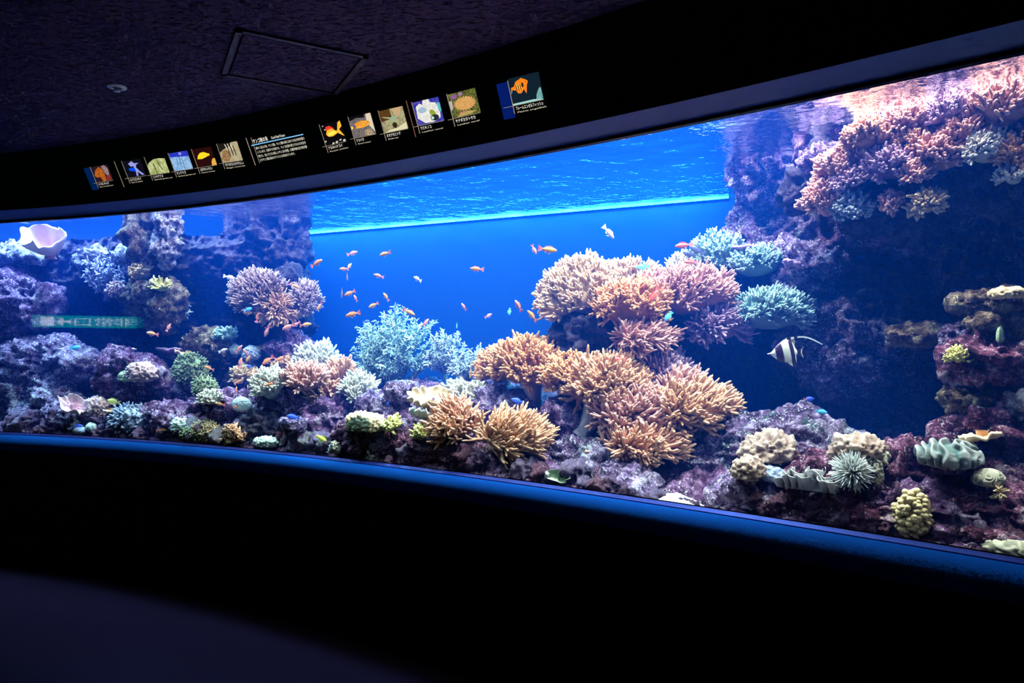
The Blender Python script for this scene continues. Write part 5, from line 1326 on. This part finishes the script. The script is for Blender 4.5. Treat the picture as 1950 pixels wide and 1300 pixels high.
p.poly('motif', [(.6, .95), (.8, 1.0), (.95, .75), (.92, .45), (.8, .3), (.68, .5)], (0.5, 0.35, 0.35), .8, (0.12, 0.06, 0.08), 160); p.poly('motif', [(.66, .02), (.95, .05), (.95, .4), (.7, .3)], (0.25, 0.03, 0.03), .8)
p.rules(); p.names('イソギンチャク', 'Sea anemone', .62, .8)
p = Panel((244.8, 338.7), (279.5, 333.4), (232.9, 307.7), 'lit panel with a blue fish on black beside lavender branches'); p.back()
p.rect('separator', -.42, -.5, -.38, 1.1, RULE, .6); p.rect('picture', 0, 0, 1, 1, (0.004, 0.004, 0.01), 1)
p.ell('motif', .42, .45, .22, .11, (0.0, 0.06, 0.75), 1.0, -12)
p.poly('motif', [(.28, .82), (.5, .95), (.6, .8), (.85, .78), (.68, .7), (.62, .55), (.75, .3), (.92, .08), (.8, .06), (.62, .3), (.6, .05), (.5, .05), (.55, .4), (.5, .65), (.38, .62)], (0.30, 0.32, 0.75), .9)
p.rules(); p.names('ルリスズメダイ', 'Blue damselfish', .6, .6)
p = Panel((287.9, 332.7), (323.5, 327.7), (276.9, 300), 'lit panel with two dark garden eels on yellow-green sand'); p.back()
p.poly('picture', [(0, 0), (1, 0), (1, .80), (.7, .86), (.4, .84), (.15, .7), (0, .55)], (0.62, 0.62, 0.32), .9, (0.28, 0.36, 0.10), 40)
p.poly('motif', [(.52, .84), (.56, .84), (.72, .2), (.68, .2)], (0.05, 0.05, 0.02)); p.poly('motif', [(.32, .6), (.36, .6), (.40, .0), (.35, .0)], (0.05, 0.05, 0.02))
p.rules(); p.names('ニシキアナゴ', 'Splendid garden eel', .55, .95)
p = Panel((333.6, 325.8), (368.3, 320.4), (320.6, 292.5), 'lit panel with thin garden eels on pale blue sand'); p.back()
p.rect('picture', 0, 0, 1, 1, (0.35, 0.55, 0.80), .9, (0.16, 0.34, 0.62), 60); p.poly('motif', [(0, .78), (1, .70), (1, 1), (0, 1)], (0.01, 0.015, 0.35), 1, (0.03, 0.06, 0.55), 120)
for a, b_, c_ in ((.45, .1, .68), (.58, .12, .66), (.30, .3, .65)): p.poly('motif', [(a, b_), (a + .025, b_), (a + .045, c_), (a + .02, c_)], (0.03, 0.08, 0.2))
p.ell('motif', .6, .9, .08, .09, (0.25, 0.22, 0.7)); p.rules(); p.names('チンアナゴ', 'Spotted garden eel', .5, .95)
p = Panel((377.6, 319), (414, 313.3), (365.8, 284.8), 'lit panel with a plain yellow fish on dark brown'); p.back()
p.rect('picture', 0, 0, 1, 1, (0.02, 0.003, 0.003), 1)
p.poly('motif', [(.13, .45), (.2, .62), (.35, .76), (.55, .78), (.75, .66), (.80, .66), (.80, .55), (.72, .54), (.55, .48), (.35, .42)], (0.85, 0.62, 0.02), 1)
p.poly('motif', [(.75, .0), (1, .0), (1, .38), (.88, .36), (.78, .2)], (0.70, 0.32, 0.03), .9, (0.8, 0.5, 0.1), 120); p.rules(); p.names('コガネキュウセン', 'Canary wrasse', .65, .7)
p = Panel((425.8, 309.7), (463, 304.3), (414, 274.7), 'lit panel with a black-barred silver fish on beige'); p.back()
p.rect('picture', 0, 0, 1, 1, (0.55, 0.48, 0.28), .8, (0.42, 0.36, 0.20), 40); p.poly('motif', [(0, .55), (.25, .7), (.6, .8), (.7, 1), (0, 1)], (0.012, 0.01, 0.008))
p.poly('motif', [(.0, .2), (.15, .6), (.45, .72), (.5, .3), (.35, .05), (.1, .05)], (0.25, 0.10, 0.03), .8, (0.45, 0.3, 0.15), 120)
for a in (.42, .58, .72): p.poly('motif', [(a, .8), (a + .05, .8), (a + .08, .35), (a + .04, .25)], (0.02, 0.015, 0.015))
for a in (.36, .5, .64): p.poly('motif', [(a, .95), (a + .04, .95), (a + .1, .6), (a + .06, .6)], (0.7, 0.62, 0.48))
p.rules(); p.names('プテラポゴンカウデルニィ', 'Banggai cardinal fish', .95, .95)
# the written panel
p = Panel((487, 314.3), (592, 293.8), (468, 262.5), 'lit text panel with a blue line under its heading', 'text_panel', 'sign'); p.back(-.03, -.05, 1.05, 1.08)
p.rect('separator', -.008, 0, .006, 1.0, RULE, .9); p.rect('rule_line', .085, .05, .095, .97, RULE, .8); p.rect('heading_line', .05, .685, .985, .72, (0.18, 0.45, 0.75), 1.1)
p.text('サンゴ礁の海', .10, .76, .17, WHITE, .27, 1.1); p.text('Coral Reef Ocean', .44, .77, .13, WHITE, .24, 1.0)
for i, ln in enumerate(['暖かく澄んだ海、サンゴ礁。サンゴ礁の海には多くの生き物が暮ら', 'しています。色鮮やかな魚たち、サンゴを隠れ家とする小さな生き', '物たち。色とりどりの美しいサンゴの仲間。多種多様な生き物が暮', 'らすサンゴ礁は海のオアシスとも呼ばれています。']):
    p.text(ln, .115, .535 - i * .145, .105, (0.80, 0.76, 0.62), .87 if i < 3 else .64, 1.0)
p = Panel((622.4, 277.4), (660.9, 268), (609, 238.5), 'lit panel with an orange-yellow fish with a red back fin'); p.back()
p.rect('picture', 0, 0, 1, 1, (0.004, 0.003, 0.004), 1)
p.poly('motif', [(.15, .5), (.25, .7), (.5, .72), (.68, .56), (.74, .62), (.84, .92), (.97, .98), (.98, .72), (.82, .60), (.98, .26), (.9, .3), (.72, .46), (.45, .36), (.25, .38)], (0.95, 0.45, 0.03), 1.0)
p.poly('motif', [(.2, .68), (.24, .86), (.45, .86), (.62, .68), (.45, .72)], (0.75, 0.04, 0.02), 1); p.ell('motif', .45, .5, .22, .08, (1.0, 0.72, 0.08), 1, 8)
for a, b_, r in ((.12, .92, .035), (.18, .74, .04), (.55, .06, .07), (.75, .12, .06), (.92, .06, .07), (.38, .04, .06), (.05, .2, .05)): p.ell('speck', a, b_, r, r * .7, (0.65, 0.6, 0.55), .9, 20, 8)
p.rules(); p.names('アカネハナゴイ', 'Purple anthias', .7, .9)
p = Panel((675.5, 262.8), (716.8, 254.3), (661.8, 224.4), 'lit panel with an orange wrasse over grey gravel'); p.back()
p.rect('picture', 0, 0, 1, 1, (0.32, 0.27, 0.26), .8, (0.05, 0.04, 0.05), 220); p.poly('motif', [(0, .8), (.3, .9), (.7, .85), (.72, 1), (0, 1)], (0.004, 0.004, 0.005))
p.poly('motif', [(.78, 1), (1, 1), (1, .1), (.86, .35), (.74, .6)], (0.72, 0.62, 0.45), .9)
p.poly('motif', [(.08, .5), (.2, .66), (.5, .74), (.8, .68), (.9, .56), (.75, .44), (.45, .40), (.2, .42)], (0.75, 0.24, 0.03), .95, (0.85, 0.42, 0.05), 60); p.poly('motif', [(0, .40), (.0, .58), (.1, .54), (.1, .46)], (0.8, 0.6, 0.05))
p.ell('motif', .16, .52, .07, .1, (0.15, 0.1, 0.3), .8); p.poly('motif', [(.5, .0), (.95, .0), (.85, .3), (.6, .3)], (0.75, 0.6, 0.35), .8, (0.1, 0.06, 0.05), 160)
p.rules(); p.names('ツユベラ', 'Clown wrasse', .35, .6)
p = Panel((733.3, 253.1), (778, 244), (719, 212.6), 'lit panel with an olive brittle star on sand and brown rock'); p.back()
p.rect('picture', 0, 0, 1, 1, (0.55, 0.50, 0.28), .8, (0.25, 0.2, 0.1), 90); p.poly('motif', [(0, .5), (.35, .55), (.55, .75), (.5, 1), (0, 1)], (0.16, 0.07, 0.015), .8, (0.07, 0.03, 0.01), 160)
p.poly('motif', [(.5, 1), (.95, 1), (.8, .6), (.62, .65)], (0.62, 0.42, 0.22), .8)
for an in (20, 95, 160, 232, 300):
    r = math.radians(an); q = (.52, .55); t_ = (q[0] + .46 * math.cos(r), q[1] + .46 * math.sin(r)); nx, ny = -math.sin(r) * .05, math.cos(r) * .05
    p.poly('motif', [(q[0] + nx, q[1] + ny), (t_[0] + nx * .4, t_[1] + ny * .4), (t_[0] - nx * .4, t_[1] - ny * .4), (q[0] - nx, q[1] - ny)], (0.42, 0.44, 0.22), .8)
p.ell('motif', .52, .55, .12, .12, (0.30, 0.42, 0.28), .9); p.ell('motif', .52, .26, .1, .13, (0.03, 0.02, 0.01)); p.poly('motif', [(0, 0), (1, 0), (1, .3), (.6, .12), (.3, .1)], (0.72, 0.66, 0.40), .9)
p.rules(); p.names('オオクモヒトデ', 'Brittle star', .6, .45)
p = Panel((797, 239.2), (846.5, 228.6), (784, 196), 'lit panel with a white mushroom leather coral on blue'); p.back()
p.rect('separator', -.22, -.45, -.19, 1.15, (0.25, 0.12, 0.07), .7); p.rect('picture', 0, 0, 1, 1, (0.01, 0.02, 0.40), .9, (0.10, 0.08, 0.35), 90)
p.poly('motif', [(.06, .3), (.1, .8), (.25, .9), (.35, .82), (.4, 1.0), (.62, 1.0), (.66, .85), (.85, .8), (.95, .5), (.9, .15), (.6, .02), (.3, .05)], (0.62, 0.62, 0.58), .95, (0.85, 0.82, 0.74), 60)
p.ell('motif', .3, .6, .16, .12, (0.35, 0.48, 0.62), .9); p.ell('motif', .66, .4, .10, .16, (0.28, 0.36, 0.04), .9, 20); p.ell('motif', .7, .2, .16, .13, (0.02, 0.025, 0.03)); p.ell('motif', .62, .2, .05, .07, (0.45, 0.7, 0.6))
p.poly('motif', [(.9, .4), (1, .4), (1, .75), (.9, .8)], (0.1, 0.5, 0.5), .9); p.rules(); p.names('ウミキノコ', 'Leather coral', .42, .8)
p = Panel((863.7, 225.5), (916, 213.3), (851, 180.7), 'lit panel with a spiky orange leather coral among green weed'); p.back()
p.rect('picture', 0, 0, 1, 1, (0.22, 0.26, 0.04), .8, (0.03, 0.02, 0.02), 150); p.ell('motif', .2, .85, .12, .1, (0.32, 0.12, 0.28), .8); p.ell('motif', .45, .9, .08, .07, (0.4, 0.2, 0.4), .8)
rg_ = random.Random(4); P = []
for i in range(44):
    t_ = 2 * math.pi * i / 44; r = 1.0 if i % 2 else .80; P.append((.54 + .42 * r * math.cos(t_), .50 + .30 * r * math.sin(t_)))
p.poly('motif', P, (0.80, 0.46, 0.16), .95, (0.45, 0.20, 0.05), 260); p.poly('motif', [(.15, .02), (.6, .02), (.9, .12), (.4, .2)], (0.62, 0.44, 0.14), .9, (0.3, 0.25, 0.05), 200)
p.ell('motif', .4, .17, .15, .03, (0.6, 0.2, 0.2), .8, 6); p.poly('motif', [(.0, .7), (.12, .72), (.1, .4), (.02, .3)], (0.55, 0.5, 0.45), .8); p.rules(); p.names('ヤナギカタトサカ', 'Leather coral', .72, .8)
p = Panel((978.6, 200.8), (1036.4, 188.3), (969.2, 154.8), 'lit panel with a flame-orange angelfish, rightmost of the row'); p.back(-.55)
p.rect('tint', -.42, -.5, -.02, 1.0, (0.002, 0.012, 0.14), .8); p.rect('picture', 0, 0, 1, 1.1, (0.005, 0.014, 0.024), 1)
p.poly('motif', [(.14, .74), (.22, .92), (.42, 1.02), (.56, .92), (.62, .84), (.56, .68), (.50, .36), (.44, .56), (.34, .42), (.24, .44), (.18, .58), (.06, .62), (.02, .5), (.04, .72)], (0.88, 0.20, 0.01), 1.0)
for a in (.20, .27, .34): p.poly('motif', [(a, .78), (a + .025, .78), (a + .04, .54), (a + .015, .54)], (0.03, 0.012, 0.005)); p.poly('motif', [(a + .03, .80), (a + .05, .80), (a + .065, .54), (a + .045, .54)], (0.95, 0.6, 0.12))
p.ell('motif', .43, .74, .04, .10, (0.03, 0.012, 0.005)); p.ell('motif', .55, .84, .012, .015, (0.0, 0.0, 0.0)); p.poly('motif', [(.0, .46), (.08, .6), (.05, .5)], (0.1, 0.4, 0.8))
p.poly('motif', [(.78, .03), (1.0, .06), (.99, .48), (.94, .5), (.82, .25)], (0.12, 0.34, 0.34), .9, (0.2, 0.45, 0.42), 90); p.poly('motif', [(0, 0), (1, .0), (1, .03), (.7, .08), (.0, .07)], (0.35, 0.65, 0.60), .9)
p.rules(.6); p.names('フレームエンゼルフィッシュ', 'Flame angelfish', .9, .95)

# ------------------------------------------------------------------ ceiling fittings
def ceil_pt(px, py):
    Y = (Z_C - EYE) * F / (HOR - py); return np.array([(px - 975) / F * Y, Y, Z_C])
hc = [ceil_pt(445, 50), ceil_pt(704, 107), ceil_pt(640, 178), ceil_pt(425, 142)]
cen = sum(hc) / 4; ex = unit(hc[1] - hc[0] + hc[2] - hc[3]); ey = np.cross([0, 0, 1.0], ex)
W_ = (np.linalg.norm(hc[1] - hc[0]) + np.linalg.norm(hc[2] - hc[3])) / 4; H_ = (np.linalg.norm(hc[3] - hc[0]) + np.linalg.norm(hc[2] - hc[1])) / 4
hatch = empty('access_hatch', Vector(cen), 'square access hatch set in the dark ceiling', 'hatch'); Rm = np.stack([ex, ey, [0, 0, 1.0]], 1)
M['hatch_frame'] = plain('dull_aluminium', (0.055, 0.04, 0.085), 0.5, 0.4, 0.1)
b = MB(); b.box((0, 0, -0.003), (W_ - 0.035, H_ - 0.035, 0.004), Rm); b.build('panel', M['ceiling'], hatch, False)
for sx, sy, hw, hh in ((0, 1, W_, .012), (0, -1, W_, .012), (1, 0, .012, H_), (-1, 0, .012, H_)):
    b = MB(); b.box(ex * sx * (W_ - .012) + ey * sy * (H_ - .012) + np.array([0, 0, -.004]), (hw, hh, .006), Rm); b.build('frame_bar', M['hatch_frame'], hatch, False)
sp_ = ceil_pt(222, 165); root = empty('ceiling_sprinkler', Vector(sp_), 'round pale sprinkler head on the dark ceiling', 'sprinkler')
M['chrome'] = plain('white_enamel', (0.85, 0.85, 0.88), 0.3, 0.5, 0.05)
def disc(prof, n=36):
    a = np.linspace(0, 2 * np.pi, n, endpoint=False); V = [(r * math.cos(t), r * math.sin(t), z) for r, z in prof for t in a]; return V, grid_faces(len(prof), n, True)
V, Q = disc([(.047, 0), (.047, -.003), (.040, -.008), (.024, -.010), (.022, -.004), (.022, 0)]); obj('flange', mesh_from('flange', V, Q, None, True), M['chrome'], root)
V, Q = disc([(.0005, -.006), (.010, -.006), (.011, -.018), (.017, -.020), (.017, -.024), (.006, -.027), (.0005, -.027)]); obj('nozzle', mesh_from('nozzle', V, Q, None, True), M['chrome'], root)
# ------------------------------------------------------------------ green guide sign on the left wall, seen mirrored in the glass
def mirror_hit(px, py):
    x, y = gpx(px); v = Vector((x, y, (HOR - py) / F * y)); v.normalize(); (_, n2) = gfr(x); n_ = Vector((n2[0], n2[1], 0)); r = v - 2 * v.dot(n_) * n_
    t_ = (-6.69 - x) / r.x; return Vector((-6.69, y + r.y * t_, EYE + (HOR - py) / F * y + r.z * t_))
A_, B_ = mirror_hit(64, 612), mirror_hit(262, 612); C_, D_ = mirror_hit(160, 601), mirror_hit(160, 624)
cy_, cz_ = (A_.y + B_.y) / 2, (C_.z + D_.z) / 2; hw, hh = abs(A_.y - B_.y) / 2, abs(C_.z - D_.z) / 2
sg = empty('guide_sign', (-6.70, cy_, cz_), 'long green illuminated exit sign mirrored in the glass at left', 'sign')
b = MB(); b.box((-0.015, 0, 0), (.015, hw * 1.03, hh * 1.12)); b.build('housing', M['black'], sg, False)
b = MB(); b.box((.002, 0, 0), (.002, hw, hh)); b.build('green_panel', emis('sign_green', (0.0, 0.45, 0.22), 9), sg, False)
ew = emis('sign_white', (0.85, 1.0, 0.9), 11)
b = MB(); b.box((.005, hw * .74, 0), (.001, hw * .12, hh * .72)); b.build('pictogram_field', ew, sg, False)
b = MB(); b.box((.005, hw * .42, 0), (.001, hw * .10, hh * .2)); b.add([(.006, hw * .46, hh * .7), (.006, hw * .46, -hh * .7), (.006, hw * .58, 0)], None, [(0, 1, 2)]); b.build('arrow', ew, sg, False)
tm = text_mesh('非常口', 1.0); tv = np.array([v_.co[:] for v_ in tm.vertices]); sc_y = hw * 1.15 / (tv[:, 0].max() - tv[:, 0].min()); sc_z = hh * 1.5 / (tv[:, 1].max() - tv[:, 1].min())
o = obj('lettering', tm, ew, sg); o.matrix_local = Matrix(((0, 0, 1), (sc_y, 0, 0), (0, sc_z, 0))).to_4x4(); o.location = (.006, -hw * .92, -hh * .62)
print('TRIS', TRI[0])
